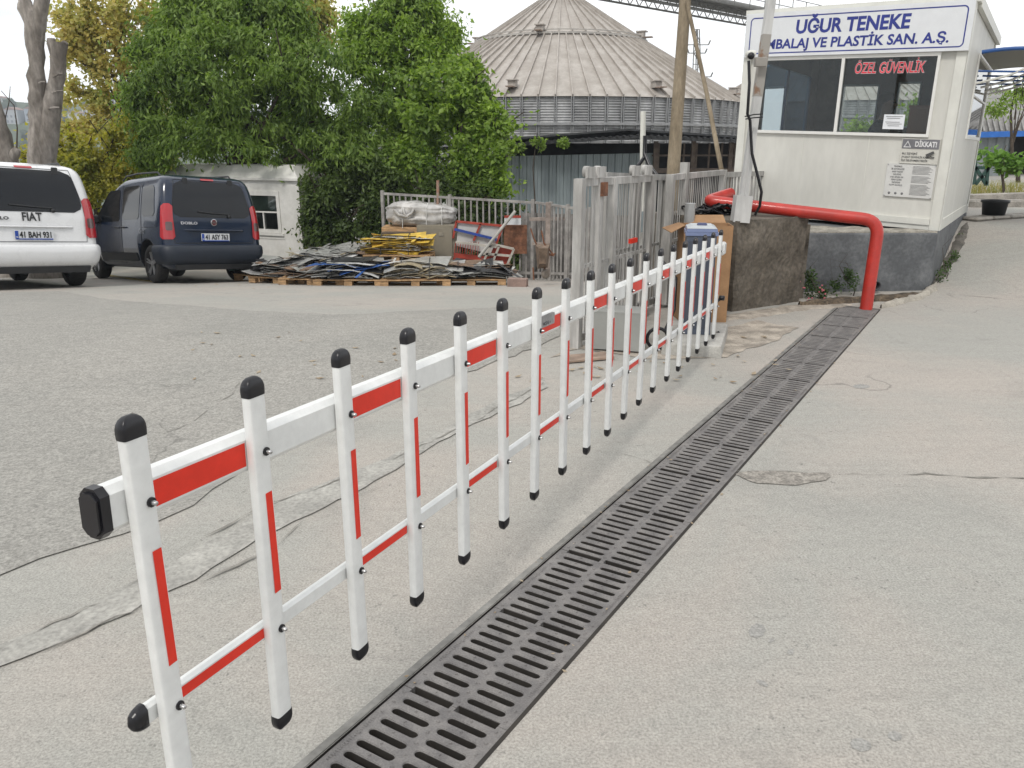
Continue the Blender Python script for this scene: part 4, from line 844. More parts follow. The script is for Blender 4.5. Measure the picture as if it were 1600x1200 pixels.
# vertical bar fence behind the scrap
barm = mat('bar_fence_paint', (.30, .285, .27), .6, .1, var=.25, scale=5, col2=(.38, .365, .345))
def bar_fence(label, a, b, h, pitch=.13, bw_=.028, posts=(0, .5, 1), name='bar_fence'):
    a, b = Vector(a), Vector(b); Lw = (b-a).length; d = (b-a)/Lw; hh = (lambda f: h[0]+(h[1]-h[0])*f) if isinstance(h, tuple) else (lambda f: h); t = thing(name, label, 'fence', (a.x, a.y, hz(a.x, a.y)))
    def P(s_, z): q = a+d*s_; return Vector((q.x, q.y, hz(q.x, q.y)+z))
    m = MB(); k = pitch
    while k < Lw: m.box(P(k, hh(k/Lw)/2), (bw_, bw_*.7, hh(k/Lw)-.04), math.atan2(d.y, d.x)); k += pitch
    m.build('bar_infill', barm, t); m = MB()
    for z in (1, .14): MB().bar(P(0, z if z < .2 else hh(0)), P(Lw, z if z < .2 else hh(1)), .04, .045).build('rail', barm, t)
    for s_ in posts: MB().bar(P(s_*Lw, 0), P(s_*Lw, hh(s_)+.06), .06, .06, d).build('post', barm, t)
    return P
fa = hz_at(605, 446); Fa = Vector((-2.62, 16.4, 0)); Fb = Vector((.40, 15.6, 0)); Fc = Vector((1.42, 14.9, 0))
PF = bar_fence('grey vertical bar fence standing behind the scrap pallets and the bag bundle', Fa, Fb, (1.72, 1.50), .125, .03, (0, .46, 1))
bar_fence('short grey bar fence with thick posts behind the wheelbarrow', Fb+Vector((.05, -.05, 0)), Fc, (1.50, 1.32), .085, .03, (.3, .62, 1))
m = MB(); q = Fb.lerp(Fc, .28); z = hz(q.x, q.y); m.bar((q.x-.35, q.y, z+1.18), (q.x+.35, q.y-.1, z+1.2), .05, .06); m.bar((q.x-.0, q.y-.05, z+.1), (q.x, q.y-.05, z+1.5), .09, .09); m.bar((q.x-.3, q.y-.04, z+.72), (q.x-.1, q.y-.04, z+.72), .05, .05)
tagp(m.build('gate_bracing', mat('rusty_grey_bracing', (.30, .25, .22), .8, var=.3, scale=6), None, loc=(q.x, q.y, z)), 'rusty horizontal brace on the post behind the wheelbarrow', 'brace')
m = MB(); q = Vector((.55, 17.2, 0)); corr_wall(m, (.2, 16.6, 0), (2.4, 15.8, 0), -1.4, .30, .11, .05); tagp(m.build('sheet_screen', mat('grey_screen', (.20, .19, .18), .7, var=.3, scale=8), None, loc=(.5, 16.6, -1.2)), 'grey profiled sheet screen behind the short bar fence', 'screen')
tagp(MB().tube([at(685, 455, 16.1), at(684, 282, 16.1)], .03, 8).build('rusty_pipe', mat('rusty_white_pipe', (.40, .33, .28), .8, var=.3, scale=9, col2=(.30, .14, .08)), None, loc=at(685, 455, 16.1)), 'thin rusty pipe standing upright behind the bag bundle', 'pipe')

# ------------------------------------------------------------------ small things round the barrier cabinet
m = MB(); e1_ = Vector((.955, -.27, 0)); e2_ = Vector((.33, .94, 0)); o_ = Vector((.668, 6.275, 0)); bxm = mat('grey_enclosure', (.29, .295, .28), .45, var=.06, scale=4)
eb = thing('electrical_enclosure', 'light grey metal box sitting on the ground at the foot of the sliding gate', 'electrical box', o_)
def ob(m, a0, a1, b0, b1, z0, z1): m.hexa([o_+e1_*a+e2_*b+Vector((0, 0, z)) for z in (z0, z1) for a, b in ((a0, b0), (a1, b0), (a1, b1), (a0, b1))])
ob(m, 0, .38, 0, .26, .015, .32); m.build('body', bxm, eb)
m = MB(); ob(m, -.008, .388, -.012, -.001, .02, .325); ob(m, -.01, .39, -.014, .27, .321, .333); m.build('cover', bxm, eb)
hs_ = MB(); c = o_+e1_*.46+e2_*.12; hs_.tube([c+Vector((.04+.085*math.cos(t), .02, .10+.085*math.sin(t))) for t in [2*math.pi*k/16 for k in range(17)]], .014, 7, caps=False); hs_.tube([c+Vector((.1, .05, .15)), c+Vector((.2, .2, .3)), c+Vector((.22, .3, .55)), c+Vector((.1, .4, .7))], .013, 6)
hs_.tube([c+Vector((.1, .0, .03)), c+Vector((.25, .05, .02)), c+Vector((.45, .2, .03)), c+Vector((.6, .25, .1))], .012, 6)
tagp(hs_.build('black_hose', black_rubber, None, loc=c), 'coiled black hose on the ground between the grey box and the barrier cabinet', 'hose')
card = mat('cardboard', (.33, .19, .095), .85, var=.12, scale=3, fine=.05, bscale=40, col2=(.40, .235, .12)); kb = thing('cardboard_box', 'tall open cardboard box standing behind the barrier cabinet against the brown block', 'cardboard box', (1.85, 7.55, 0))
x0, x1, y0_, y1_ = 1.60, 2.05, 7.42, 7.70
m = MB()
for q in (((x0, y0_), (x1-.02, y0_-.06)), ((x1-.02, y0_-.06), (x1+.02, y1_)), ((x1+.02, y1_), (x0, y1_)), ((x0, y1_), (x0, y0_))):
    m.bar((q[0][0], q[0][1], .45), (q[1][0], q[1][1], .45), .006, .9)
m.build('body', card, kb)
m = MB(); m.hexa([Vector(p) for p in [(x0-.14, y0_-.08, .84), (x0, y0_, .90), (x0, y1_, .90), (x0-.16, y1_, .85), (x0-.14, y0_-.08, .846), (x0, y0_, .906), (x0, y1_, .906), (x0-.16, y1_, .856)]]); m.hexa([Vector(p) for p in [(x0+.1, y1_, .90), (x1, y1_, .90), (x1, y1_+.12, .96), (x0+.1, y1_+.12, .96), (x0+.1, y1_+.005, .905), (x1, y1_+.005, .905), (x1, y1_+.125, .965), (x0+.1, y1_+.125, .965)]]); m.build('flap', card, kb)
cl_ = MB(); rnd = random.Random(3)
for q in range(9):
    cx, cy = 2.25+rnd.uniform(-.28, .12), 8.6+rnd.uniform(-.12, .12); rr_ = rnd.uniform(.1, .24); z = .93+q*.008; cl_.tube([Vector((cx+rr_*math.cos(t)*1.3, cy+rr_*.6*math.sin(t), z+.035*math.sin(3*t+q))) for t in [2*math.pi*k/18*(.6+.5*rnd.random()) for k in range(19)]], .011, 5)
tagp(cl_.build('cable_tangle', black_rubber, None, loc=(2.2, 8.6, .9)), 'tangle of black cables on the brown block left of the white post', 'cables')
tagp(MB().hexa([Vector(p) for p in [(.42, 5.85, .01), (.80, 5.98, .01), (.74, 6.16, .01), (.40, 6.05, .01), (.42, 5.85, .022), (.80, 5.98, .03), (.74, 6.16, .022), (.40, 6.05, .02)]]).build('broken_board', mat('broken_board', (.30, .22, .17), .9, var=.3), None, loc=(.6, 6, 0)), 'flat broken board on the ground in front of the grey box', 'board')
# ------------------------------------------------------------------ right-hand side: canopy, far shed, kerbs, planter
cn = thing('entrance_canopy', 'curved canopy with a blue edge and bent blue struts on the booth side wall', 'canopy', bp(0, .6, .8)); bluem = mat('canopy_blue', (.02, .09, .30), .45, var=.05); polyc = mat('smoked_polycarbonate', (.16, .15, .135), .4, var=.1, scale=4)
d2 = E2.normalized(); m = MB(); V = []
def cpz(b, t): return bp(0, b, .838) + n2*(.03+1.35*t) + Vector((0, 0, .10*math.sin(t*1.9)-.33*t*t))
for b in (.36, .98):
    for k in range(13): V.append(cpz(b, k/12))
V += [v+Vector((0, 0, .012)) for v in V]
m.add(V, [(k, k+1, 14+k, 13+k) for k in range(12)]+[(26+k, 39+k, 40+k, 27+k) for k in range(12)]+[(k, 26+k, 27+k, k+1) for k in range(12)]); m.build('sheet', polyc, cn)
m = MB()
for b in (.36, .98): m.tube([cpz(b, k/12)+Vector((0, 0, .02)) for k in range(13)], .022, 6)
m.tube([cpz(.36, 1), cpz(.98, 1)], .02, 6); m.build('blue_edge', bluem, cn)
m = MB()
for b in (.38, .58, .78, .97): m.tube([bp(0, b, .70)+n2*.02, bp(0, b, .735)+n2*.35, cpz(b, .55)-Vector((0, 0, .03))], .014, 6, 0); m.tube([bp(0, b, .76)+n2*.02, cpz(b, .9)-Vector((0, 0, .08))], .012, 6, 1)
m.build('strut', [trimw, bluem], cn)
fs_ = thing('far_shed', 'grey ribbed roof shed with a bright blue gutter edge, right of the booth', 'shed', (18, 27, 0))
m = MB(); e0, e1b = at(1520, 208, 24), at(1720, 203, 25); rx0, rx1 = at(1430, 90, 34), at(1640, 150, 34)
A_, B_ = e0, e1b; Cc, Dd = at(1700, 190, 36)+Vector((0, 0, .6)), at(1500, 128, 33)
m.add([A_, B_, Cc, Dd, A_-Vector((0, 0, .06)), B_-Vector((0, 0, .06)), Cc-Vector((0, 0, .06)), Dd-Vector((0, 0, .06))], [(0, 1, 2, 3), (7, 6, 5, 4), (0, 4, 5, 1), (1, 5, 6, 2), (2, 6, 7, 3), (3, 7, 4, 0)])
for k in range(24): t = k/23; m.bar(A_.lerp(B_, t)+Vector((0, 0, .03)), Dd.lerp(Cc, t)+Vector((0, 0, .03)), .05, .06)
m.build('roof', mat('grey_fibre_sheet', (.24, .235, .225), .8, var=.2, scale=1.5), fs_)
m = MB(); m.bar(A_-Vector((0, .05, .05)), B_-Vector((0, .05, .05)), .1, .16); m.build('gutter', mat('bright_blue_gutter', (.02, .14, .50), .45), fs_)
m = MB(); corr_wall(m, A_+Vector((0, .3, 0)), A_.lerp(B_, .34)+Vector((0, .3, 0)), -1, A_.z-.05, .3, .04); m.build('corrugated_wall', mat('pale_blue_grey_sheet', (.25, .28, .29), .5, var=.1), fs_)
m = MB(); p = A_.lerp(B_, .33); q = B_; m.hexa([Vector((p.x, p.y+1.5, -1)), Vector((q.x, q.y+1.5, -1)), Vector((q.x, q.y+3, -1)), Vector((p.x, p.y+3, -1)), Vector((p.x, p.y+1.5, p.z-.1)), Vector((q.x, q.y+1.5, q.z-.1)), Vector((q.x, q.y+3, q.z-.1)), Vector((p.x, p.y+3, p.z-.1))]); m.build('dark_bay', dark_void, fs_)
gg = thing('steel_trestle', 'dark green steel frame leaning by the far shed wall', 'frame', at(1530, 280, 18)); m = MB()
for (xa, ya, xb, yb) in ((1524, 236, 1522, 288), (1545, 236, 1541, 290), (1522, 240, 1548, 240), (1524, 262, 1545, 262), (1524, 262, 1541, 288), (1545, 262, 1524, 288)): m.bar(at(xa, ya, 18), at(xb, yb, 18), .05, .07)
m.build('frame', mat('dark_green_paint', (.02, .06, .05), .5), gg)
kerb = mat('kerb_stone', (.30, .28, .25), .9, var=.25, scale=5, bump=.5, bscale=40, fine=.15)
def kerbs(px, n, wd, h, label, g):
    A, B = hz_at(*px[0]), hz_at(*px[1])
    for k in range(n):
        a, b = A.lerp(B, (k+.02)/n), A.lerp(B, (k+.98)/n); a.z = hz(a.x, a.y)+h/2; b.z = hz(b.x, b.y)+h/2; m = MB(); m.bar(a, b, wd, h); o = m.build('kerb_stone', kerb, None, loc=a); mo = o.modifiers.new('b', 'BEVEL'); mo.width = .02; tagp(o, label, 'kerb stone', g)
kerbs([(1512, 345), (1690, 333)], 7, .3, .05, 'low flat pavement kerb stone along the rising road, right of the booth', 'kerb stones along the road edge')
k1, k2 = at(1508, 322, 14.2), at(1660, 318, 14.2)
for nm, ya, xx, n in (('retaining kerb', 322, (1512, 1534, 1572, 1700), 3),):
    pass
for (xa, xb, y0_k, Y, hh, lab) in ((1511, 1600, 326, 13.9, .14, 'rough stone edging block in front of the dry grass bed, left part'), (1601, 1690, 328, 13.9, .14, 'rough stone edging block in front of the dry grass bed, at the photo edge')):
    a, b = at(xa, y0_k, Y), at(xb, y0_k, Y); o = MB().bar(a, b, .3, .30).build('edging_block', kerb, None, loc=a); mo = o.modifiers.new('b', 'BEVEL'); mo.width = .03; tagp(o, lab, 'edging block')
a, b = at(1511, 312, 14.8), at(1700, 306, 14.8); m = MB(); m.bar(a, b, .35, .18); o = m.build('edging_block', kerb, None, loc=a); tagp(o, 'long upper stone edging of the dry grass bed', 'edging block')
m = MB(); g0 = at(1500, 306, 15.0); V = [at(1490, 312, 15.0), at(1760, 308, 15.0), at(1800, 285, 24), at(1480, 288, 24)]; m.add(V+[v-Vector((0, 0, .8)) for v in V], [(0, 1, 2, 3), (0, 4, 5, 1)]); tagp(m.build('grass_bank', mat('dry_soil', (.24, .19, .10), .95, var=.3, scale=3)), kind='structure')
m = MB(); bz0 = V[0].z
for q in range(9000):
    t, s_ = random.random(), random.random()**.6; p = (V[0].lerp(V[1], t)).lerp(V[3].lerp(V[2], t), s_*.8); h = random.uniform(.05, .22); a = random.uniform(0, 6.3); w_ = .008; le = Vector((random.uniform(-.06, .06), random.uniform(-.06, .06), h)); d = Vector((math.cos(a)*w_, math.sin(a)*w_, 0)); m.add([p-d, p+d, p+le], [(0, 1, 2)])
gg_ = m.build('dry_grass', leafmat('dry_grass_leaf', (.34, .26, .08), (.30, .30, .09), (.16, .20, .06))); tagp(gg_, 'yellow dry grass on the bank right of the booth', 'grass', kind='stuff')
pc = hz_at(1551, 341)+Vector((0, 0, .02)); pl = thing('plant_pot', 'black round plastic plant pot standing on the kerb right of the booth', 'plant pot', pc)
m = MB(); m.lathe([(0, 0), (.145, 0), (.17, .20), (.19, .21), (.19, .245), (.165, .245), (.15, .2), (0, .2)], pc, n=24); m.build('pot', mat('black_plastic', (.012, .013, .015), .5), pl)
m = MB(); m.lathe([(0, .205), (.155, .205)], pc, n=16); m.build('soil', soil, pl)

# ------------------------------------------------------------------ trees and plants
def leaves(name, clusters, n, ll, lw, material, parent=None, droop=.6, spread=.28, seed=1, flat=.0, loc=None):
    """n leaves spread over leaf clusters [(centre, radius)]; each leaf a folded rhombus"""
    r = np.random.default_rng(seed); cs = np.array([list(c[0])+[c[1]] for c in clusters]); w_ = cs[:, 3]**2; idx = r.choice(len(cs), n, p=w_/w_.sum())
    d = r.normal(size=(n, 3)); d /= np.linalg.norm(d, axis=1)[:, None]; rad = np.clip(np.abs(r.normal(size=n))*.62, 0, 1.7); st = r.uniform(.55, 1.5, (len(cs), 3))
    c = cs[idx, :3] + d*(cs[idx, 3]*rad)[:, None]*st[idx]
    tw = r.normal(size=(len(cs), 3))*np.array([1, 1, .3]); ax = d*.3 + tw[idx]*.35 + r.normal(size=(n, 3))*.6; ax[:, 2] -= droop*1.35; ax /= np.linalg.norm(ax, axis=1)[:, None]
    si = np.cross(ax, r.normal(size=(n, 3))*.7 + np.array([0, 0, 1.])); si /= np.linalg.norm(si, axis=1)[:, None]+1e-9
    no = np.cross(ax, si); L_ = ll*r.uniform(.65, 1.3, n)[:, None]; W_ = lw*r.uniform(.7, 1.25, n)[:, None]
    off = np.array(rootloc(parent)) if parent else (np.array(loc) if loc is not None else np.zeros(3)); c = c - off
    v = np.stack([c, c+ax*L_*.45+si*W_*.5+no*W_*.14, c+ax*L_-no*L_*.12, c+ax*L_*.45-si*W_*.5+no*W_*.14], 1).reshape(-1, 3)
    me = bpy.data.meshes.new(name); me.vertices.add(4*n); me.vertices.foreach_set('co', v.ravel().astype(np.float32))
    fi = np.arange(n)*4; tri = np.stack([fi, fi+1, fi+2, fi, fi+2, fi+3], 1).ravel().astype(np.int32)
    me.loops.add(6*n); me.loops.foreach_set('vertex_index', tri); me.polygons.add(2*n)
    me.polygons.foreach_set('loop_start', (np.arange(2*n)*3).astype(np.int32)); me.update(calc_edges=True); me.validate(); me.materials.append(material)
    o = bpy.data.objects.new(name, me); C.objects.link(o)
    if parent: o.parent = parent
    elif loc is not None: o.location = loc
    return o
def blobs_px(lst, sub, seed, rs=.32):
    """crown masses given at their place in the picture and their distance; each mass filled with leaf clusters on its skin"""
    r = random.Random(seed); out = []
    for (px, py, D, rx, ry) in lst:
        c = at(px, py, D); ax, az_ = rx*D/F, ry*D/F; ay = min(ax, az_)*.95; k = int(sub*max(1, ax*az_*1.6)*(2.6 if rx > 15 else 1))
        for _ in range(k):
            while True:
                q = Vector((r.uniform(-1, 1), r.uniform(-1, 1), r.uniform(-1, 1)))
                if .25 < q.length < r.choice((1., 1., 1.02, 1.15)): break
            out.append((c + Vector((q.x*ax, q.y*ay, q.z*az_)), r.choice((.45, .6, .8, 1.0, 1.3))*rs))
    return out
bark = mat('grey_bark', (.20, .175, .15), .95, var=.3, scale=3, bump=1, bscale=18, fine=.25, stretch=(1, 1, .35), col2=(.34, .31, .28)); dbark = mat('dark_bark', (.07, .055, .042), .95, var=.3, scale=4, bump=.8, bscale=25)
def tree(name, label, base, masses, n, ll, lw, lm, sub=9, rs=.32, droop=.6, seed=1, trunk_r=.16, group=None, limbs=14, bk=None):
    t = thing(name, label, 'tree', base, 0, group); b = Vector(base); cl = blobs_px(masses, sub, seed, rs); r = random.Random(seed)
    cen = sum((at(a[0], a[1], a[2]) for a in masses), Vector())/len(masses); top = Vector((cen.x, cen.y, cen.z+.3)); f = b.lerp(top, .3)+Vector((r.uniform(-.2, .2), 0, 0))
    m = MB(); m.tube([b-Vector((0, 0, .2)), b.lerp(f, .5)+Vector((.06, 0, 0)), f, f.lerp(top, .6)+Vector((-.1, 0, 0)), top], [trunk_r*1.2, trunk_r, trunk_r*.85, trunk_r*.5, trunk_r*.2], 9)
    for k in range(limbs):
        q = cl[r.randrange(len(cl))][0]; s_ = f.lerp(top, r.random()*.7); mid = s_.lerp(q, .5)+Vector((r.uniform(-.2, .2), r.uniform(-.2, .2), .15)); m.tube([s_, mid, q], [trunk_r*.35, trunk_r*.2, trunk_r*.07], 6)
        for _ in range(2 if trunk_r > .045 else 0): e = q+Vector((r.uniform(-.5, .5), r.uniform(-.5, .5), r.uniform(-.2, .5))); m.tube([mid.lerp(q, .5), e], [trunk_r*.12, .012], 5)
    m.build('trunk', bk or dbark, t); leaves('crown', cl, n, ll, lw, lm, t, droop, seed=seed); return t
green = leafmat('leaf_deep_green', (.035, .084, .02), (.135, .235, .048), (.23, .33, .07), .4)
green2 = leafmat('leaf_mid_green', (.042, .10, .02), (.14, .255, .048), (.29, .41, .078), .42)
olive = leafmat('leaf_olive_yellow', (.25, .32, .08), (.42, .46, .13), (.52, .43, .16), .45)
olive2 = leafmat('leaf_olive_green', (.13, .19, .035), (.34, .37, .07), (.44, .40, .08), .45)
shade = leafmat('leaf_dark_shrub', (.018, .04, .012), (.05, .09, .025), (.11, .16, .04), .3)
def gz(px, py, D): p = at(px, py, D); return Vector((p.x, p.y, hz(p.x, p.y)))
tree('green_tree', 'big deep green tree with long drooping leaves behind the small white cabin', gz(400, 380, 19.2), [(290, 180, 19.0, 82, 66), (260, 120, 19.4, 60, 65), (330, 80, 19.2, 70, 80), (390, 150, 18.6, 90, 95), (462, 130, 18.8, 70, 62), (450, 210, 20.5, 100, 62), (538, 205, 18.6, 62, 78), (330, 205, 21.3, 80, 42), (300, 50, 19.6, 45, 45), (520, 260, 18.6, 75, 60), (370, 30, 19.6, 45, 45), (430, 65, 19.4, 50, 50), (225, 150, 19.3, 22, 20), (245, 75, 19.5, 25, 22), (290, 15, 19.7, 22, 25), (345, -5, 19.7, 25, 25), (400, 5, 19.6, 22, 25), (455, 30, 19.4, 22, 24), (235, 240, 19.2, 24, 18)],
     92000, .15, .05, green, 8, .34, .8, 4, .2)
tree('green_tree', 'tall pointed green tree between the big green tree and the silo', gz(640, 400, 20.5), [(638, 65, 20.6, 48, 55), (625, 15, 20.8, 28, 35), (600, 110, 20.4, 60, 55), (672, 135, 20.2, 58, 52), (640, 190, 20, 90, 70), (575, 55, 20.8, 30, 35), (665, 35, 20.8, 30, 32), (590, 30, 20.8, 12, 20), (648, -8, 20.9, 16, 25), (700, 62, 20.6, 16, 22), (560, 85, 20.8, 16, 14)],
     50000, .14, .058, green2, 8, .34, .55, 9, .17)
tree('broadleaf_tree', 'bushy green tree with heart-shaped leaves, its branch reaching in front of the silo wall', gz(720, 400, 19), [(690, 165, 18.6, 55, 55), (730, 210, 18.4, 50, 55), (745, 270, 18.2, 50, 40), (745, 165, 18.8, 22, 42), (765, 195, 18.2, 26, 12), (690, 250, 18.4, 60, 50), (735, 125, 18.9, 20, 25), (640, 265, 18.5, 50, 45), (765, 295, 18, 20, 20)],
     30000, .13, .085, green2, 9, .28, .5, 13, .12)
tree('plane_tree', 'yellowing olive plane tree with thin foliage, behind and left of the big green tree', gz(250, 380, 25), [(180, 40, 25, 85, 50), (250, 30, 25.5, 80, 55), (150, 110, 25, 55, 45), (210, 120, 25, 70, 55), (140, 170, 25, 60, 40), (330, 5, 26, 70, 40), (180, 200, 24.5, 80, 35), (120, 20, 25, 30, 25), (130, 75, 25, 35, 30)],
     21000, .15, .11, olive, 5, .42, .3, 21, .22)
tree('plane_tree', 'golden brown tree top showing above the gap between the two green trees', gz(450, 380, 27), [(450, 30, 27, 60, 40), (480, 60, 27, 45, 35), (420, 5, 27, 50, 30), (495, 30, 27, 24, 22)], 9500, .15, .11, olive, 5, .4, .3, 23, .2)
tree('hedge_tree', 'low olive green bushy tree just behind the dark van', gz(170, 400, 19.5), [(120, 235, 19.5, 55, 35), (180, 240, 19.5, 65, 45), (225, 250, 21.5, 45, 35), (145, 285, 19, 60, 40), (215, 215, 20, 40, 30), (80, 260, 19.5, 30, 40), (100, 290, 19, 40, 30)], 26000, .11, .07, olive2, 9, .28, .3, 31, .08)
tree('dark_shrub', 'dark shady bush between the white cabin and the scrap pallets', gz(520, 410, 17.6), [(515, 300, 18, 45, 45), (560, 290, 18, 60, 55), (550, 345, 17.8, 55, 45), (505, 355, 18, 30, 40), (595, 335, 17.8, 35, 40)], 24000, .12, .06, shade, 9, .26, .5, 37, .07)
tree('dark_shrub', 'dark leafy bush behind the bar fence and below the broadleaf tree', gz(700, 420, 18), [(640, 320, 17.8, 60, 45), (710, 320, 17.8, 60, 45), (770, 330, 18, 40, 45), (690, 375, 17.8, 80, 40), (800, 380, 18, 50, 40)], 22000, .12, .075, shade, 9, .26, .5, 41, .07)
tree('dark_shrub', 'sunlit low bush at the right foot of the white cabin', gz(470, 400, 19), [(484, 330, 18.8, 16, 50), (488, 375, 18.6, 20, 20)], 6000, .12, .06, olive2, 10, .25, .4, 43, .06)
# pollarded trunks behind the white van
pt_ = thing('pollarded_tree', 'bare grey pollarded tree, forked and with a cut-off limb, behind the white van', 'tree', gz(62, 380, 16.5))
def T(px, py, D=16.5): return at(px, py, D)
def gnarl(m, pts, rs, n=16, seed=0, amp=.06):
    k = len(pts); P, Rr = [], []
    for i in range(k-1):
        for q in range(5): t = q/5; P.append(Vector(pts[i]).lerp(Vector(pts[i+1]), t)); Rr.append(rs[i]*(1-t)+rs[i+1]*t)
    P.append(Vector(pts[-1])); Rr.append(rs[-1]); i0 = len(m.v); m.tube(P, Rr, n)
    for i in range(i0, len(m.v)):
        v = Vector(m.v[i]); o = Vector((mnoise.noise(v*5+Vector((seed, 0, 0))), mnoise.noise(v*5+Vector((0, seed, 9))), 0))*amp*rs[0]*3; m.v[i] = tuple(v+o)
m = MB(); b0 = gz(62, 380, 16.5)
gnarl(m, [b0, T(66, 258), T(60, 180), T(58, 120), T(53, 40), T(38, 5), T(22, -30)], [.36, .27, .17, .155, .16, .105, .09], seed=1)
gnarl(m, [T(55, 60), T(62, 30), T(67, -5), T(70, -40)], [.13, .13, .125, .12], seed=2)
gnarl(m, [T(70, 250), T(76, 210), T(84, 150), T(92, 100), T(90, 66)], [.2, .19, .155, .135, .16], seed=3); gnarl(m, [T(88, 92), T(80, 66), T(79, 60)], [.1, .085, .07], seed=4); gnarl(m, [T(92, 90), T(101, 70), T(104, 66)], [.1, .075, .05], seed=6)
for (a, b, c, d) in ((61, 130, 70, 128), (84, 120, 97, 115), (82, 145, 98, 142), (76, 170, 92, 168)): m.tube([T(a, b, 16.33), T((a+c)/2, (b+d)/2-1, 16.25), T(c, d, 16.33)], .02, 5)
m.build('trunk', bark, pt_)
ps_ = thing('pollarded_tree', 'short cut tree stump with thin new shoots, at the left edge behind the white van', 'tree', gz(5, 380, 17))
m = MB(); gnarl(m, [gz(8, 380, 17), at(8, 262, 17), at(0, 210, 17), at(-14, 150, 17), at(-24, 60, 17)], [.34, .27, .2, .14, .11], seed=5); gnarl(m, [at(10, 255, 17), at(24, 238, 17), at(28, 232, 17)], [.16, .1, .06], seed=8); m.build('trunk', bark, ps_)
m = MB(); m.tube([at(26, 236, 17), at(27, 200, 17), at(22, 165, 17), at(2, 142, 17)], [.018, .014, .01, .006], 5); m.tube([at(16, 245, 17), at(8, 225, 17), at(7, 190, 17), at(14, 160, 17), at(16, 135, 17)], [.018, .014, .012, .009, .005], 5); m.build('shoot', dbark, ps_)
# climbing greenery on the dark shed roof edge, small tree right of the booth, tree behind it
tree('roof_creeper', 'bright green creeper sprouting over the dark shed roof', gz(845, 380, 22.6), [(795, 230, 22.6, 22, 8), (842, 223, 22.6, 12, 6), (880, 222, 22.6, 5, 3)], 800, .11, .08, leafmat('leaf_bright', (.14, .22, .04), (.24, .34, .07), None, .4), 20, .09, .2, 51, .03, limbs=0)
sap = leafmat('leaf_sapling', (.10, .20, .04), (.20, .34, .08), None, .4)
tree('sapling', 'small bright green leafy sapling growing on the dry grass bank', gz(1556, 330, 16), [(1552, 240, 16, 20, 12), (1585, 250, 16, 18, 9), (1560, 255, 16, 16, 7), (1575, 262, 16, 18, 6)], 460, .12, .09, sap, 12, .11, .3, 53, .03, limbs=5)
tree('far_tree', 'feathery tree branch in front of the sky, right of the booth', gz(1590, 300, 21), [(1585, 150, 21, 30, 14), (1560, 168, 21, 22, 8), (1610, 135, 21, 22, 14)], 900, .13, .04, green2, 10, .2, .5, 55, .05, limbs=6)
tree('far_tree', 'distant green trees seen through the booth windows', gz(1420, 250, 40), [(1350, 205, 40, 16, 12), (1425, 175, 42, 20, 16), (1450, 195, 42, 22, 18), (1400, 212, 42, 24, 12)], 3000, .25, .16, green2, 5, .5, .3, 57, .15)
tree('flowering_weed', 'pink flowering weed in the corner of the brown block and the grey plinth', gz(1272, 470, 8.55), [(1268, 452, 8.62, 12, 14), (1266, 432, 8.62, 8, 12), (1285, 458, 8.6, 8, 9)], 520, .035, .022, leafmat('leaf_weed', (.035, .07, .02), (.09, .15, .04), None, .3), 260, .04, .1, 61, .006, limbs=3)
tree('leafy_weed', 'green weed growing at the foot of the grey plinth left of the red pipe', gz(1330, 462, 8.75), [(1329, 440, 8.78, 12, 13), (1305, 446, 8.8, 9, 10), (1326, 428, 8.78, 7, 8)], 520, .032, .02, MATS['leaf_weed'], 260, .04, .1, 63, .006, limbs=3)
tree('leafy_weed', 'small weed at the base of the booth side wall, right of the plinth corner', gz(1474, 432, 9.4), [(1470, 430, 9.35, 6, 9), (1480, 415, 9.6, 5, 8), (1492, 400, 10, 5, 6), (1502, 372, 10.9, 4, 5)], 300, .035, .022, MATS['leaf_weed'], 260, .04, .1, 65, .005, limbs=3)
fwd_ = [o for o in bpy.data.objects if o.name.startswith('flowering_weed')][0]
for k in range(16): m = MB(); p = at(random.choice([1254, 1262, 1266, 1284, 1285])+random.uniform(-5, 5), random.uniform(440, 470), 8.5+random.uniform(-.06, .06)); blob(m, p, .011, .011, .009, 6, 4); m.build('blossom', mat('petal_pink', (.55, .16, .20), .7), fwd_)
m = MB(); rnd = random.Random(8)
for k in range(150):
    p = hz_at(rnd.choice([rnd.uniform(300, 900), rnd.uniform(880, 1240)]), rnd.choice([rnd.uniform(443, 452), rnd.uniform(520, 600)])); a = rnd.uniform(0, 6.3); l_ = rnd.uniform(.015, .04); d = Vector((math.cos(a), math.sin(a), 0))*l_; e = Vector((-d.y, d.x, 0))*.5; z = Vector((0, 0, .012)); m.add([p-d+z, p-e+z*.8, p+d+z*1.6, p+e+z], [(0, 1, 2, 3)])
for k in range(110):
    sd_ = rnd.choice((-.205, .20, .17, -.15)); p = uv(rnd.uniform(.1, 7.3), sd_+rnd.uniform(-.02, .03)); a = rnd.uniform(0, 6.3); l_ = rnd.uniform(.003, .012); d = Vector((math.cos(a), math.sin(a), 0))*l_; e = Vector((-d.y, d.x, 0))*.6; z = Vector((0, 0, .004)); m.add([p-d+z, p-e+z*.8, p+d+z*1.6, p+e+z], [(0, 1, 2, 3)])
tagp(m.build('leaf_litter', leafmat('dead_leaf', (.20, .12, .05), (.30, .20, .09), (.40, .34, .25), .1)), 'dead leaves and crumbs scattered on the paving', 'leaves', kind='stuff')

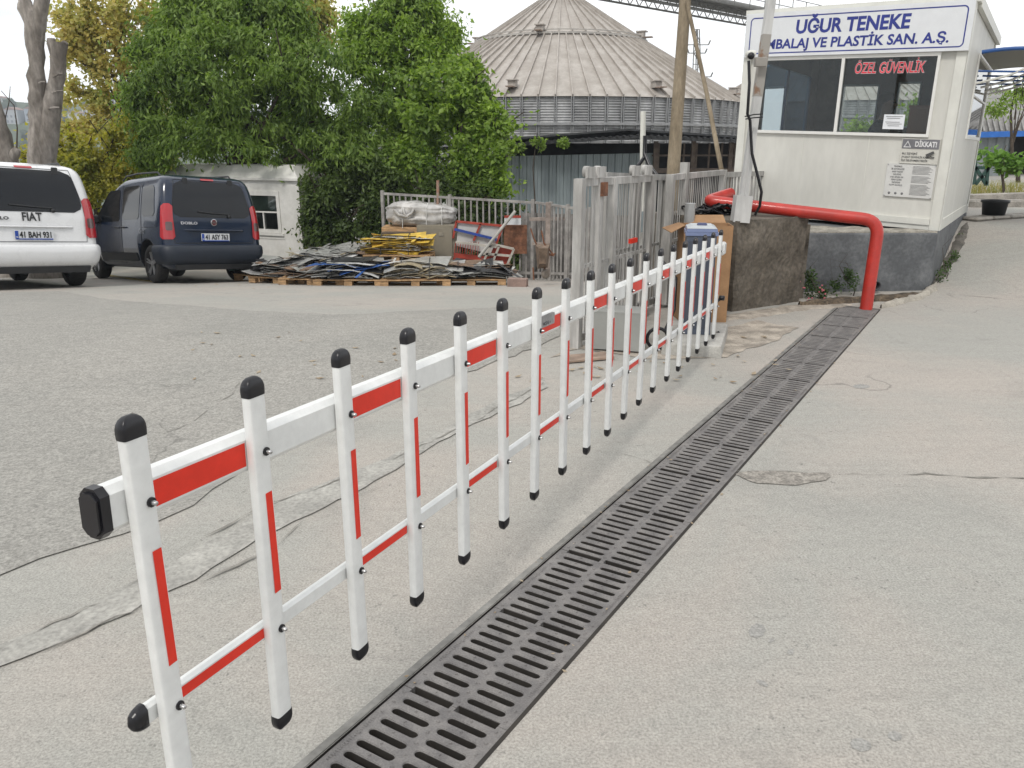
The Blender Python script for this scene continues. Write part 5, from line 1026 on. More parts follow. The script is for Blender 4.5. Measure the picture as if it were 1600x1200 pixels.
# ------------------------------------------------------------------ hillside beyond, far left
hillm = mat('hill_green', (.07, .095, .045), .95, var=.15, scale=.02, fine=.15, bscale=.15); m = MB(); V = []; nx, ny = 60, 10
for j in range(ny+1):
    for i in range(nx+1):
        x = -420+i*7.5; y = 330+j*18; V.append(Vector((x, y, -30 + (j/ny)**.7*58*(1-.35*ss(-230, 0, x)) + 4*mnoise.noise(Vector((x*.02, y*.02, 1))))))
m.add(V, [(j*(nx+1)+i, j*(nx+1)+i+1, (j+1)*(nx+1)+i+1, (j+1)*(nx+1)+i) for j in range(ny) for i in range(nx)], 0, True); hill = m.build('hillside', hillm); tagp(hill, kind='structure')
wc = [mat('far_wall_cream', (.50, .50, .48), .9, var=.05), mat('far_wall_grey', (.40, .42, .44), .9, var=.05), mat('far_wall_blue', (.34, .38, .44), .9, var=.05)]; fw_ = mat('far_window', (.14, .16, .19), .3); fr_ = mat('far_roof', (.30, .20, .17), .9)
rnd = random.Random(19); cnt = 0; seen = []
for k in range(400):
    if cnt >= 46: break
    j = rnd.uniform(.5, ny-.3); x = rnd.uniform(-345, -205) if cnt < 36 else rnd.uniform(-205, -120); y = 330+j*18
    if any(abs(x-a)+abs(y-b) < 11 for a, b in seen): continue
    seen.append((x, y)); z = -30+(j/ny)**.7*58*(1-.35*ss(-230, 0, x))-.5; w_, d_, h = rnd.uniform(4, 8), rnd.uniform(6, 9), rnd.uniform(3.5, 8)
    t = thing('distant_house', 'small pale house on the hazy hillside far away', 'house', (x, y, z), 0, 'houses on the far hillside'); m = MB(); m.box((x, y, z+h/2), (w_, d_, h), rnd.uniform(-.3, .3)*0); m.build('wall', wc[k % 3], t)
    m = MB()
    for a in range(int(h/2.6)):
        for b in range(int(w_/2.2)): m.box((x-w_/2+1.3+b*2.2, y-d_/2-.02, z+1.5+a*2.6), (1.0, .1, 1.2))
    if m.v: m.build('window', fw_, t)
    if rnd.random() < .6: m = MB(); m.prism([(-w_/2-.3, 0), (w_/2+.3, 0), (0, w_*.22)], (x, y-d_/2-.3, z+h), (1, 0, 0), (0, 0, 1), (0, 1, 0), d_+.6); m.build('roof', fr_, t)
    cnt += 1
m = MB(); rnd = random.Random(4)
for k in range(160): x, y = rnd.uniform(-380, -100), 330+rnd.uniform(0, 175); j = (y-330)/18; z = -30+(j/ny)**.7*58*(1-.35*ss(-230, 0, x)); blob(m, (x, y, z+1), rnd.uniform(2, 5), 3, rnd.uniform(2, 4), 7, 5)
for i, v in enumerate(m.v): v = Vector(v); m.v[i] = tuple(v+Vector((mnoise.noise(v*.6), mnoise.noise(v*.6+Vector((5, 5, 5))), mnoise.noise(v*.6+Vector((9, 0, 0)))))*1.6)
tagp(m.build('far_woodland', mat('far_wood', (.035, .055, .022), .95, var=.2, scale=.3)), 'dark trees covering the far hillside', 'woodland', kind='stuff')

# ------------------------------------------------------------------ air
hv = bpy.data.materials.new('pale_air'); hv.use_nodes = True; hn = hv.node_tree.nodes; hn.clear(); ho = hn.new('ShaderNodeOutputMaterial'); pv = hn.new('ShaderNodeVolumePrincipled')
pv.inputs['Density'].default_value = .0007; pv.inputs['Color'].default_value = (.82, .9, 1, 1); hv.node_tree.links.new(pv.outputs[0], ho.inputs['Volume'])
m = MB(); m.box((0, 100, 7), (1300, 1300, 86)); hz_o = m.build('haze', hv); tagp(hz_o, 'thin pale haze in the air over the yard and the far hillside', 'haze', kind='stuff')

# ------------------------------------------------------------------ vans
def lerpk(K, t):
    if t <= K[0][0]: return K[0][1]
    for (a, x), (b, y) in zip(K, K[1:]):
        if t <= b: return x+(y-x)*(t-a)/(b-a)
    return K[-1][1]
WK = [(.24, .82), (.34, .885), (.5, .92), (.8, .925), (1.0, .915), (1.15, .905), (1.35, .88), (1.55, .845), (1.66, .81), (1.73, .76), (1.78, .67), (1.81, .45), (1.82, .1)]
RK = [(.24, .10), (.34, .03), (.5, .02), (.62, .03), (.66, .045), (1.0, .07), (1.2, .10), (1.45, .15), (1.62, .20), (1.70, .24), (1.76, .36), (1.80, .75), (1.82, 1.2)]
FK = [(.24, 4.2), (.34, 4.34), (.55, 4.39), (.75, 4.37), (.90, 4.26), (.99, 4.0), (1.04, 3.62), (1.10, 3.42), (1.3, 3.12), (1.5, 2.82), (1.64, 2.58), (1.74, 2.3), (1.80, 1.9), (1.82, 1.5)]
RC = .15
def vW(z): return lerpk(WK, z)
def vR(z): return lerpk(RK, z)
def vF(z): return lerpk(FK, z)
def per(s, z, off=0, side=1):          # walk round a rear corner: s<0 on the tailgate, then the corner, then the flank
    w_, r_ = vW(z), vR(z); rc_ = min(RC, w_*.6); q = math.pi*rc_/2
    if s < 0: x, y, nx, ny = w_-rc_+s, r_, 0, -1
    elif s < q: a = s/rc_; x, y, nx, ny = w_-rc_+rc_*math.sin(a), r_+rc_-rc_*math.cos(a), math.sin(a), -math.cos(a)
    else: x, y, nx, ny = w_, r_+rc_+(s-q), 1, 0
    e = .01; sl = (vR(z+e)-vR(z-e))/(2*e); sw = (vW(z+e)-vW(z-e))/(2*e); nzv = (sl if ny < -.3 else 0) + (-sw if nx > .3 else 0); N = Vector((nx, ny, nzv)).normalized()
    return Vector(((x+N.x*off)*side, y+N.y*off, z+N.z*off))
def rearP(x, z, off=.006): s_ = abs(x)-(vW(z)-min(RC, vW(z)*.6)); return per(s_ if s_ < 0 else s_, z, off, 1 if x >= 0 else -1)
def sideP(y, z, off=.006, side=-1):
    w_, r_ = vW(z), vR(z); rc_ = min(RC, w_*.6)
    return per((y-r_-rc_)+math.pi*rc_/2, z, off, side)
def surfpatch(m, fn, z0, z1, left, right, mi=0, nz=12, nx=10, rnd_=.06, off=.006):
    V = []
    for k in range(nz+1):
        z = z0+(z1-z0)*k/nz; a, b = left(z), right(z); e = min(z-z0, z1-z); ins = 0
        if e < rnd_: ins = rnd_-math.sqrt(max(0, rnd_*rnd_-(rnd_-e)**2))
        a += ins; b -= ins
        for i in range(nx+1): V.append(fn(a+(b-a)*i/nx, z, off))
    m.add(V, [(k*(nx+1)+i, k*(nx+1)+i+1, (k+1)*(nx+1)+i+1, (k+1)*(nx+1)+i) for k in range(nz) for i in range(nx)], mi, True)
def seam(m, fn, pts, wd=.007, off=.003, mi=0):
    q = []
    for a, b in zip(pts, pts[1:]):
        n = max(1, int((Vector(b)-Vector(a)).length/.06))
        for k in range(n): q.append(Vector(a).lerp(Vector(b), k/n))
    q.append(Vector(pts[-1])); m.tube([fn(p.x, p.y, off) for p in q], wd/2, 4, mi)
tyre = mat('tyre_rubber', (.022, .021, .021), .8, var=.3, scale=20, bump=.3); alloy = mat('alloy_grey', (.42, .42, .43), .3, .8); rimd = mat('rim_black', (.02, .02, .022), .35)
carglass = mat('dark_car_glass', (.003, .005, .008), .03, var=.2, spec=.45, coat=.0); redl = mat('tail_light_red', (.42, .012, .02), .15, var=.1, coat=1); greyl = mat('reverse_lamp_grey', (.10, .055, .055), .2, coat=1); plast = mat('car_black_plastic', (.018, .019, .021), .5); chrome = mat('chrome', (.5, .5, .52), .15, 1)
platew = mat('plate_white', (.62, .64, .66), .4, var=.03); plateb = mat('plate_blue', (.012, .06, .34), .4); blk = mat('print_black', (.01, .01, .012), .5)
def make_van(label, paint, plate, dark, loc, rz, tilt):
    t = thing('parked_van', label, 'van', (0, 0, 0)); cols = [paint, plast]
    zs = [.24, .28, .34, .42, .5, .58, .66, .74, .82, .9, .96, 1.0, 1.04, 1.08, 1.14, 1.22, 1.3, 1.38, 1.46, 1.54, 1.62, 1.68, 1.73, 1.765, 1.79, 1.81, 1.82]
    nc, nsd, nr = 6, 22, 10; m = MB(); rings = []
    def ring(z):
        w_, r_, f_ = vW(z), vR(z), vF(z); rc_ = min(RC, w_*.6); fc = min(.38, w_*.8); P = []
        for i in range(nr): P.append((-(w_-rc_)+2*(w_-rc_)*i/nr, r_))
        for i in range(nc): a = math.pi/2*i/nc; P.append((w_-rc_+rc_*math.sin(a), r_+rc_-rc_*math.cos(a)))
        for i in range(nsd): P.append((w_, r_+rc_+(f_-fc-r_-rc_)*i/nsd))
        for i in range(nc): a = math.pi/2*i/nc; P.append((w_-fc+fc*math.cos(a), f_-fc+fc*math.sin(a)*.8))
        for i in range(nr): P.append(((w_-fc)-2*(w_-fc)*i/nr, f_-fc*.2))
        for i in range(nc): a = math.pi/2*(1-i/nc); P.append((-(w_-fc+fc*math.cos(a)), f_-fc+fc*math.sin(a)*.8))
        for i in range(nsd): P.append((-w_, f_-fc-(f_-fc-r_-rc_)*i/nsd))
        for i in range(nc): a = math.pi/2*(1-i/nc); P.append((-(w_-rc_+rc_*math.sin(a)), r_+rc_-rc_*math.cos(a)))
        return [Vector((x, y, z)) for x, y in P]
    V = []
    for z in zs: rg = ring(z); V += rg
    n = len(rg); m.add(V, [(k*n+i, k*n+(i+1) % n, (k+1)*n+(i+1) % n, (k+1)*n+i) for k in range(len(zs)-1) for i in range(n)], 0, True)
    m.f.append(tuple(range(n))[::-1]); m.m.append(1); m.sm.append(False); m.f.append(tuple(range((len(zs)-1)*n, len(zs)*n))); m.m.append(0); m.sm.append(True)
    body = m.build('body', cols, t); cut = MB()
    for y in (.80, 3.55):
        for s_ in (-1, 1): cut.lathe([(0, 0), (.385, 0), (.385, .32), (0, .32)], (s_*.66 if s_ > 0 else -.98, y, .34), (1, 0, 0), 36, 1, False)
    co = cut.build('cutter', cols); bo = body.modifiers.new('c', 'BOOLEAN'); bo.operation = 'DIFFERENCE'; bo.object = co; bo.solver = 'FAST'
    # weld the cutter discs closed
    bm = bmesh.new(); bm.from_mesh(co.data); bmesh.ops.remove_doubles(bm, verts=bm.verts, dist=1e-4); bmesh.ops.recalc_face_normals(bm, faces=bm.faces); bm.to_mesh(co.data); bm.free()
    bo.solver = 'EXACT'; dg = bpy.context.evaluated_depsgraph_get(); nm = bpy.data.meshes.new_from_object(body.evaluated_get(dg)); body.modifiers.clear(); body.data = nm; bpy.data.objects.remove(co)
    # windows
    m = MB(); surfpatch(m, rearP, 1.08, 1.67, lambda z: -(.80-(z-1.10)*.18)+.06, lambda z: (.80-(z-1.10)*.18)-.06, nx=18, rnd_=.14); rw = m.build('rear_window', carglass, t)
    m = MB(); m.tube([rearP(.30, 1.135, .02), rearP(.02, 1.145, .03), rearP(-.28, 1.17, .02)], .011, 6); m.lathe([(0, 0), (.03, 0), (.03, .03), (0, .03)], rearP(.30, 1.10, .01), (0, -1, 0), 10); m.build('wiper', plast, t)
    for side in (-1, 1):
        fn = lambda y, z, off, s_=side: sideP(y, z, off, s_)
        def win(y0, y1, z0, z1, sl0=0, sl1=0, **k):
            m = MB(); surfpatch(m, fn, z0, z1, lambda z: y0+(z-z0)*sl0, lambda z: y1+(z-z0)*sl1, nx=8, rnd_=k.get('r', .08)); m.build('side_window', carglass, t)
        win(.42, .98, 1.10, 1.60, .12, 0); win(1.10, 1.88, 1.06, 1.62, 0, 0); win(2.02, 3.28, 1.04, 1.58, 0, -1.3, r=.05)
        m = MB()
        for pts in (((1.04, .38), (1.02, .9), (1.02, 1.66)), ((1.95, .32), (1.95, 1.66)), ((3.18, .45), (3.22, .95), (2.9, 1.35)), ((1.02, .92), (.36, .92)), ((1.02, .38), (1.95, .32), (3.15, .34))): seam(m, fn, pts)
        m.build('door_seam', blk, body)
        for y in (1.82, 2.12): m = MB(); m.tube([fn(y-.08, .93, .012), fn(y-.08, .93, .035), fn(y+.08, .93, .035), fn(y+.08, .93, .012)], .013, 6); m.build('door_handle', cols[0] if not dark else plast, t)
        m = MB(); surfpatch(m, fn, .36, .50, lambda z: 1.28, lambda z: 3.1, rnd_=.03, off=.012); m.build('side_trim', paint if not dark else plast, t)
        m = MB(); p = fn(3.02, 1.08, .13); m.bbox(p, (.20, .12, .17), .04); m.bar(fn(3.02, 1.02, -.02), p-Vector((0, 0, .03)), .05, .05); m.build('mirror', paint if not dark else plast, t)
        m = MB(); m.tube([Vector((side*.66, .62, 1.755)), Vector((side*.665, .72, 1.82)), Vector((side*.66, 1.6, 1.845)), Vector((side*.65, 2.2, 1.83)), Vector((side*.63, 2.42, 1.765))], .016, 7); m.build('roof_rail', plast, t)
        # tail light wraps the corner
        m = MB(); pf2 = lambda s_, z, off, sd_=side: per(s_, z, off, sd_)
        surfpatch(m, pf2, .72, 1.29, lambda z: -.02-.06*max(0, (1.05-z))*1.4, lambda z: .16+.10*(1.29-z), nx=9, nz=14, rnd_=.05, off=.018); tl = m.build('tail_light', redl, t)
        m = MB(); surfpatch(m, pf2, .86, 1.0, lambda z: .0, lambda z: .10, nx=5, rnd_=.02, off=.024); m.build('reverse_lamp', greyl, tl)
        m = MB(); surfpatch(m, pf2, .55, .60, lambda z: -.30, lambda z: -.12, nx=5, rnd_=.012, off=.04); m.build('reflector', redl, t)
        for y in (.80, 3.55):
            cx = side*.775; ax = Vector((side, 0, 0)); c = Vector((cx, y, .315)); m = MB()
            m.lathe([(.2, -.11), (.29, -.105), (.312, -.08), (.316, -.04), (.316, .04), (.312, .08), (.29, .105), (.215, .108), (.20, .09), (.2, -.11)], c, ax, 36)
            for k in range(36):
                a = 2*math.pi*k/36; u = Vector((0, math.cos(a), math.sin(a))); m.box(c+u*.3165, (.15, .022, .006), M=Matrix.Rotation(a-math.pi/2, 3, 'X'))
            wh = m.build('wheel', tyre, t); m = MB(); m.lathe([(0, .05), (.19, .05), (.2, .09), (.213, .1)], c, ax, 32, 1, True)
            for k in range(5):
                for da in (-.13, .13):
                    a = 2*math.pi*k/5+.3; u = Vector((0, math.cos(a+da*2.2), math.sin(a+da*2.2))); v_ = Vector((0, math.cos(a+da), math.sin(a+da))); m.bar(c+ax*.075+u*.04, c+ax*.095+v_*.2, .022, .02, ax, 0)
            m.lathe([(0, .098), (.035, .096), (.05, .08)], c, ax, 16, 0); m.build('rim', [alloy, rimd], wh)
    # tailgate seams, ledge, plate, badges, lamps
    m = MB(); seam(m, rearP, ((-.74, .66), (-.76, .9), (-.735, 1.2), (-.62, 1.69), (.62, 1.69), (.735, 1.2), (.76, .9), (.74, .66), (-.74, .66)), .009); m.build('tailgate_seam', blk, body)
    m = MB(); V = []
    for z, o_ in ((.885, .004), (.875, .035), (.865, .038), (.852, .004)): V += [rearP(-.56+1.12*i/14, z, o_ if 0 < i < 14 else .003) for i in range(15)]
    m.add(V, [(k*15+i, k*15+i+1, (k+1)*15+i+1, (k+1)*15+i) for k in range(3) for i in range(14)], 0, True); m.build('tailgate_ledge', paint, t)
    m = MB(); V = []; bz_ = [(.30, -.02), (.33, .02), (.40, .045), (.50, .055), (.585, .05), (.615, .03), (.63, -.005)]; nb = 44
    for z, o_ in bz_:
        for i in range(nb+1): s_ = -1+2*i/nb; q = (.6+.42)*abs(s_)-.42+ (vW(z)-.92)*0; sd_ = 1 if s_ >= 0 else -1; sx = abs(s_)*(vW(z)-RC+math.pi*RC/2+.32)-(vW(z)-RC); V.append(per(sx, z, o_, sd_))
    m.add(V, [(k*(nb+1)+i, k*(nb+1)+i+1, (k+1)*(nb+1)+i+1, (k+1)*(nb+1)+i) for k in range(len(bz_)-1) for i in range(nb)], 0, True); bmp = m.build('rear_bumper', paint if not dark else mat('dark_blue_bumper', (.014, .02, .032), .5, var=.1), t)
    m = MB(); m.hexa([Vector(p) for p in [(-.74, .03, .22), (.74, .03, .22), (.74, .3, .22), (-.74, .3, .22), (-.76, .015, .31), (.76, .015, .31), (.76, .3, .31), (-.76, .3, .31)]]); m.build('diffuser', plast, t)
    m = MB(); m.tube([(.45, .05, .23), (.45, .6, .25)], .03, 10); m.box((0, .7, .28), (1.3, .12, .08)); m.build('underbody', plast, t)
    pz = .755; m = MB(); m.bbox((0, vR(pz)-.022, pz), (.53, .016, .125), .005); pl_o = m.build('number_plate', platew, t)
    m = MB(); m.box((-.238, vR(pz)-.0325, pz), (.045, .004, .112)); m.box((0, vR(pz)-.0325, pz-.056), (.50, .004, .014)); m.build('plate_band', plateb, pl_o)
    m = MB(); text_into(m, plate, .115, (.022, vR(pz)-.034, pz-.035), (1, 0, 0), (0, 0, 1), (0, -1, 0), 0, .001, .0035, width=.43); m.build('lettering', blk, pl_o)
    m = MB(); text_into(m, 'TR', .026, (-.238, vR(pz)-.0355, pz-.04), (1, 0, 0), (0, 0, 1), (0, -1, 0), 0, .001, .001); m.build('lettering', platew, pl_o)
    zl = 1.0; sl = Vector((0, .16, 1)).normalized()
    if not dark:
        m = MB(); text_into(m, 'FIAT', .165, (.0, vR(zl)-.012, zl-.045), (1, 0, 0), sl, (0, -1, 0), 0, .006, .004, width=.27); m.build('badge', plast, t)
    else:
        m = MB(); m.lathe([(0, .012), (.045, .012), (.058, .014), (.06, 0)], (0, vR(zl)-.006, zl), (0, -1, 0), 24); bg_ = m.build('badge', chrome, t)
        m = MB(); m.lathe([(0, .0135), (.044, .0135)], (0, vR(zl)-.006, zl), (0, -1, 0), 20); m.build('badge_disc', mat('badge_dark_red', (.12, .02, .025), .3), bg_)
        m = MB(); text_into(m, 'FIAT', .045, (0, vR(zl)-.021, zl-.015), (1, 0, 0), (0, 0, 1), (0, -1, 0), 0, .001, .001); m.build('lettering', chrome, bg_)
    m = MB(); text_into(m, 'DOBLO', .06, (-.46, vR(.95)-.010, .965), (1, 0, 0), sl, (0, -1, 0), 0, .004, .002, width=.30); m.build('model_lettering', chrome if dark else plast, t)
    if dark: m = MB(); text_into(m, 'Ceviz', .12, sideP(1.0, .82, .007, -1), (0, -1, 0), (0, 0, 1), (-1, 0, 0), 0, .001, .001, width=.24, shear=.3); m.build('door_script', chrome, t)
    m = MB(); surfpatch(m, rearP, 1.685, 1.712, lambda z: -.12, lambda z: .12, nx=8, rnd_=.01, off=.012); m.build('brake_light', redl, t)
    for x in (-.42, .42): m = MB(); m.bbox(rearP(x, 1.66, .012), (.09, .03, .11), .012); m.build('hinge_cover', plast, t)
    t.location = loc; t.rotation_euler = (tilt[0], tilt[1], rz); t.scale = (1, 1, 1.075) if dark else (1.04, 1.04, 1.10); return t
darkblue = mat('dark_blue_car_paint', (.008, .018, .042), .22, .0, var=.1, coat=.5, spec=.4); whitecar = mat('white_car_paint', (.70, .71, .72), .28, var=.02, coat=1)
def park(label, paint, plate, dark, x, y, hd):
    f = Vector((-math.sin(hd), math.cos(hd), 0)); r_ = Vector((math.cos(hd), math.sin(hd), 0)); o = Vector((x, y, 0)); W4 = [o+f*a+r_*b for a in (.8, 3.55) for b in (-.775, .775)]; zz = [hz(p.x, p.y) for p in W4]
    sf = (zz[2]+zz[3]-zz[0]-zz[1])/2/2.75; sr = (zz[1]+zz[3]-zz[0]-zz[2])/2/1.55
    make_van(label, paint, plate, dark, Vector((x, y, sum(zz)/4-sf*2.175+.012)), hd, (math.atan(sf), -math.atan(sr)))
park('dark blue van parked facing away, its left side showing, beside the white van', darkblue, '41 ASY 763', True, -5.36, 14.4, R(46))
park('white van cut off by the left edge of the photo, seen from behind', whitecar, '41 BAH 931', False, -7.42, 12.35, R(48))

# ------------------------------------------------------------------ small cabin
cabw = mat('cabin_white', (.72, .71, .67), .6, var=.05, scale=1.5, col2=(.78, .77, .74), fine=.04, bscale=12); ca = Vector((-8.25, 19.5, 0)); cbp = Vector((-4.75, 18.1, 0)); zc = -1.10
cd = (cbp-ca); CL = cd.length; cd.normalize(); cn_ = Vector((-cd.y, cd.x, 0)); CHt = 2.02
cab_t = thing('portable_cabin', 'small white old cabin with one window, behind the dark van and under the green tree', 'cabin', (ca.x, ca.y, zc))
def cq(m, s0_, s1_, d0, d1, z0, z1, mi=0): m.hexa([ca+cd*s_+cn_*d+Vector((0, 0, zc+z)) for z in (z0, z1) for s_, d in ((s0_, d0), (s1_, d0), (s1_, d1), (s0_, d1))], mi)
wA, wB, wz0, wz1 = CL-1.42, CL-.62, .88, 1.63
m = MB(); cq(m, 0, wA, 0, .08, 0, CHt); cq(m, wB, CL, 0, .08, 0, CHt); cq(m, wA, wB, 0, .08, 0, wz0); cq(m, wA, wB, 0, .08, wz1, CHt); cq(m, 0, .08, .08, 1.6, 0, CHt); cq(m, CL-.08, CL, .08, 1.6, 0, CHt); cq(m, .08, CL-.08, 1.52, 1.6, 0, CHt)
m.build('wall', cabw, cab_t)
m = MB(); P = [(0-.04, -.06), (CL+.04, -.06), (CL+.04, 1.66), (-.04, 1.66)]
m.hexa([ca+cd*a+cn_*b+Vector((0, 0, zc+CHt)) for a, b in P]+[ca+cd*(a+(.28 if a < 1 else -.28))+cn_*(b+(.22 if b < 1 else -.22))+Vector((0, 0, zc+CHt+.26)) for a, b in P]); cq(m, -.05, CL+.05, -.07, 1.67, CHt-.05, CHt-.001); cq(m, .25, CL-.25, .3, 1.4, CHt+.262, CHt+.28); m.build('roof', cabw, cab_t)
m = MB(); 
for q in ((wA-.08, wA, wz0-.08, wz1+.1), (wB, wB+.08, wz0-.08, wz1+.1), (wA, wB, wz0-.08, wz0), (wA, wB, wz1, wz1+.1)): cq(m, q[0], q[1], -.03, .03, q[2], q[3])
cq(m, wA-.14, wB+.14, -.05, -.001, wz0-.14, wz0-.085); cq(m, wA-.16, wB+.16, -.012, 0, wz0-.22, wz0-.145); cq(m, wA, wB, -.01, .02, 1.25, 1.28); cq(m, wA+.38, wA+.41, -.01, .02, wz0, 1.25); cfw = m.build('window_frame', cabw, cab_t)
m = MB(); cq(m, wA, wB, .03, .035, wz0, wz1); m.build('glass_pane', glass('cabin_glass', (.6, .66, .64), .25), cfw)
m = MB(); cq(m, wA, wB-.12, .06, .07, 1.3, wz1); m.build('blind', mat('pale_green_blind', (.30, .36, .33), .8), cfw)
m = MB(); cq(m, wA-.3, wB+.06, -.006, 0, .20, .22); cq(m, wA-.3, wA-.28, -.006, 0, .02, .2); cq(m, wB+.04, wB+.06, -.006, 0, .02, .2); cq(m, -.02, CL+.02, -.02, -.001, .0, .05); m.build('panel_bead', cabw, cab_t)
m = MB(); cq(m, .1, .5, -.22, -.065, CHt-.1, CHt+.12); cq(m, .14, .46, -.235, -.221, CHt-.06, CHt+.08); tagp(m.build('rooftop_unit', mat('white_unit', (.55, .55, .52), .5), cab_t))

# ------------------------------------------------------------------ pallets and scrap
def scr(px, py, D): p = at(px, py, D); return Vector((p.x, p.y, hz(p.x, p.y)))
def pallet_mesh():
    m = MB()
    for x in (-.35, 0, .35):
        for y in (-.53, 0, .53): m.box((x, y, .072), (.10, .14, .078))
        m.box((x, 0, .012), (.10, 1.2, .02))
    for y in (-.53, 0, .53): m.box((0, y, .122), (.8, .14, .02))
    for i, x in enumerate((-.35, -.175, 0, .175, .35)): m.box((x, 0, .143), (.13 if i % 2 == 0 else .1, 1.2, .02))
    return m
pal0 = None
def pallet(px, py, D, rz, label, dz=0, tl=0, mtl=None):
    global pal0
    p = scr(px, py, D)
    if pal0 is None: pal0 = pallet_mesh().build('wooden_pallet', timber); o = pal0
    else: o = pal0.copy(); C.objects.link(o)
    o.location = p+Vector((0, 0, dz)); o.rotation_euler = (tl, 0, R(rz)); tagp(o, label, 'pallet', 'wooden pallets under the scrap')
    return o.location.copy()
sheets = [mat('tinplate', (.66, .66, .64), .3, .6, var=.12, scale=8), mat('tin_gold', (.52, .44, .30), .35, .5, var=.2), mat('scrap_black', (.02, .02, .022), .5, var=.4), mat('scrap_grey', (.34, .34, .32), .5, .2, var=.4, scale=12), mat('scrap_blue_print', (.04, .12, .38), .4, .2, var=.3, scale=20), mat('scrap_yellow', (.62, .42, .06), .55, var=.25, scale=9), mat('scrap_green', (.04, .13, .09), .5, var=.3), mat('scrap_white', (.55, .55, .54), .5, var=.15), mat('scrap_red', (.40, .03, .03), .5, var=.2), mat('scrap_brown', (.17, .11, .07), .8, var=.4, scale=10)]
def scrap(label, c, rz, L_, W_, H_, n, pal, seed, mess=.5, arch=.0, flat=.6, parts=True):
    r = random.Random(seed); t = thing('scrap_bundle', label, 'scrap pile', c, R(rz)); t.location = c; m = MB()
    for k in range(n):
        f = k/n; z = H_*f; l, w_ = L_*r.uniform(.35, .95), W_*r.uniform(.3, .9); x = r.uniform(-1, 1)*(L_-l*.75)/2; y = r.uniform(-1, 1)*(W_-w_*.75)/2; a = r.gauss(0, .2*mess); tx, ty = r.gauss(0, .07*mess), r.gauss(0, .09*mess); mi = r.choice(pal); nx = 6; V = []
        cu = arch*(1-.2*f)+r.gauss(0, .025)*mess; tw = r.gauss(0, .03)
        for j in range(nx+1):
            u = -1+2*j/nx
            for v in (-1, 1):
                px_, py_ = u*l/2, v*w_/2; pz_ = z - cu*u*u + tx*px_ + ty*py_ + tw*u*v + r.gauss(0, .006); qx, qy = px_*math.cos(a)-py_*math.sin(a), px_*math.sin(a)+py_*math.cos(a); V.append(Vector((x+qx, y+qy, max(.0, pz_)+.02)))
        V += [v_+Vector((0, 0, .007)) for v_ in V[:]]; N = 2*(nx+1)
        F_ = [(2*j, 2*j+1, 2*j+3, 2*j+2)[::-1] for j in range(nx)]+[(N+2*j, N+2*j+1, N+2*j+3, N+2*j+2) for j in range(nx)]+[(2*j, 2*j+2, N+2*j+2, N+2*j) for j in range(nx)]+[(2*j+1, N+2*j+1, N+2*j+3, 2*j+3) for j in range(nx)]+[(0, N, N+1, 1), (2*nx, 2*nx+1, N+2*nx+1, N+2*nx)]
        m.add(V, F_, mi)
    for k in range(int(n*.5)):           # narrow offcuts poking out
        a = r.uniform(0, 6.3); c_ = Vector((r.uniform(-.5, .5)*L_, r.uniform(-.5, .5)*W_, r.uniform(.05, H_))); d = Vector((math.cos(a), math.sin(a), r.uniform(-.25, .15)))*r.uniform(.12, .4); m.bar(c_-d, c_+d, r.uniform(.015, .06), .006, m=r.choice(pal))
    m.build('sheets', sheets, t, False)
    if parts:
        for x in (-L_*.22, L_*.2): q = MB(); q.tube([(x, -W_/2-.02, .0), (x, -W_/2+.02, H_*.75-arch*.2), (x, -W_*.2, H_+.05), (x, W_*.2, H_+.05), (x, W_/2-.02, H_*.7), (x, W_/2+.02, 0)], .008, 4); q.build('strap', plast, t, False)
    return t
ph = .155
p1 = pallet(425, 428, 15.3, 62, 'wooden pallet half hidden behind the dark van, under dark scrap'); scrap('low pile of green and white scrap sheets right behind the dark van', p1+Vector((0, 0, ph)), -28, 1.2, .8, .16, 26, [6, 7, 2, 3, 6, 0, 2], 1, .7)
p2 = pallet(452, 434, 14.6, 70, 'wooden pallet under the black scrap, second from the dark van'); scrap('messy pile of black scrap strips next to the green and white pile', p2+Vector((0, 0, ph)), -20, 1.15, .8, .22, 34, [2, 2, 2, 3, 0, 9], 2, .9)
p4 = pallet(552, 441, 13.9, 88, 'wooden pallet at the front under the pile with blue printed sheets'); scrap('pile of tin sheets with blue printed offcuts, front row middle', p4+Vector((.0, 0, ph)), -3, 1.2, .8, .26, 44, [0, 7, 2, 3, 2, 1, 3, 0, 4, 2], 4, .8, .06)
p4b = pallet(500, 440, 14.1, 80, 'dark edge pallet left of the front middle pallet'); scrap('low dark heap of scrap strips left of the blue printed sheets', p4b+Vector((-.1, 0, ph)), -10, .9, .8, .12, 24, [2, 3, 9, 3], 14, 1.0)
p5 = pallet(652, 441, 13.8, 92, 'wooden pallet at the front under the bent shiny tin sheets'); scrap('bundle of bent shiny tin and gold sheets, brightest of the piles', p5+Vector((0, 0, ph)), 4, 1.15, .8, .25, 34, [0, 1, 0, 1, 0, 7], 5, .35, .06)
p6 = pallet(738, 441, 14.0, 90, 'wooden pallet at the right end of the front row, under dark scrap'); scrap('dark scrap pile with long grey strips, right end of the front row', p6+Vector((.05, 0, ph)), 3, 1.35, .8, .18, 36, [2, 3, 2, 0, 9, 3, 2], 6, 1.0, .05)
sc3 = scr(508, 432, 15.2); m = MB(); m.bbox(sc3+Vector((0, 0, .28)), (1.15, .8, .30), .02, R(-12)); tagp(m.build('brown_carton', card, None, loc=sc3), 'low brown carton carrying flat grey sheets, behind the front row', 'carton'); 
m = MB(); m.box(sc3+Vector((0, 0, .075)), (1.1, .75, .1), R(-12)); tagp(m.build('carton_base', old_timber, None, loc=sc3), 'dark timber base under the low brown carton', 'timber base')
scrap('flat grey and silver sheets lying on the low brown carton', sc3+Vector((0, 0, .43)), -12, 1.15, .8, .12, 26, [0, 3, 1, 0, 7], 3, .45)
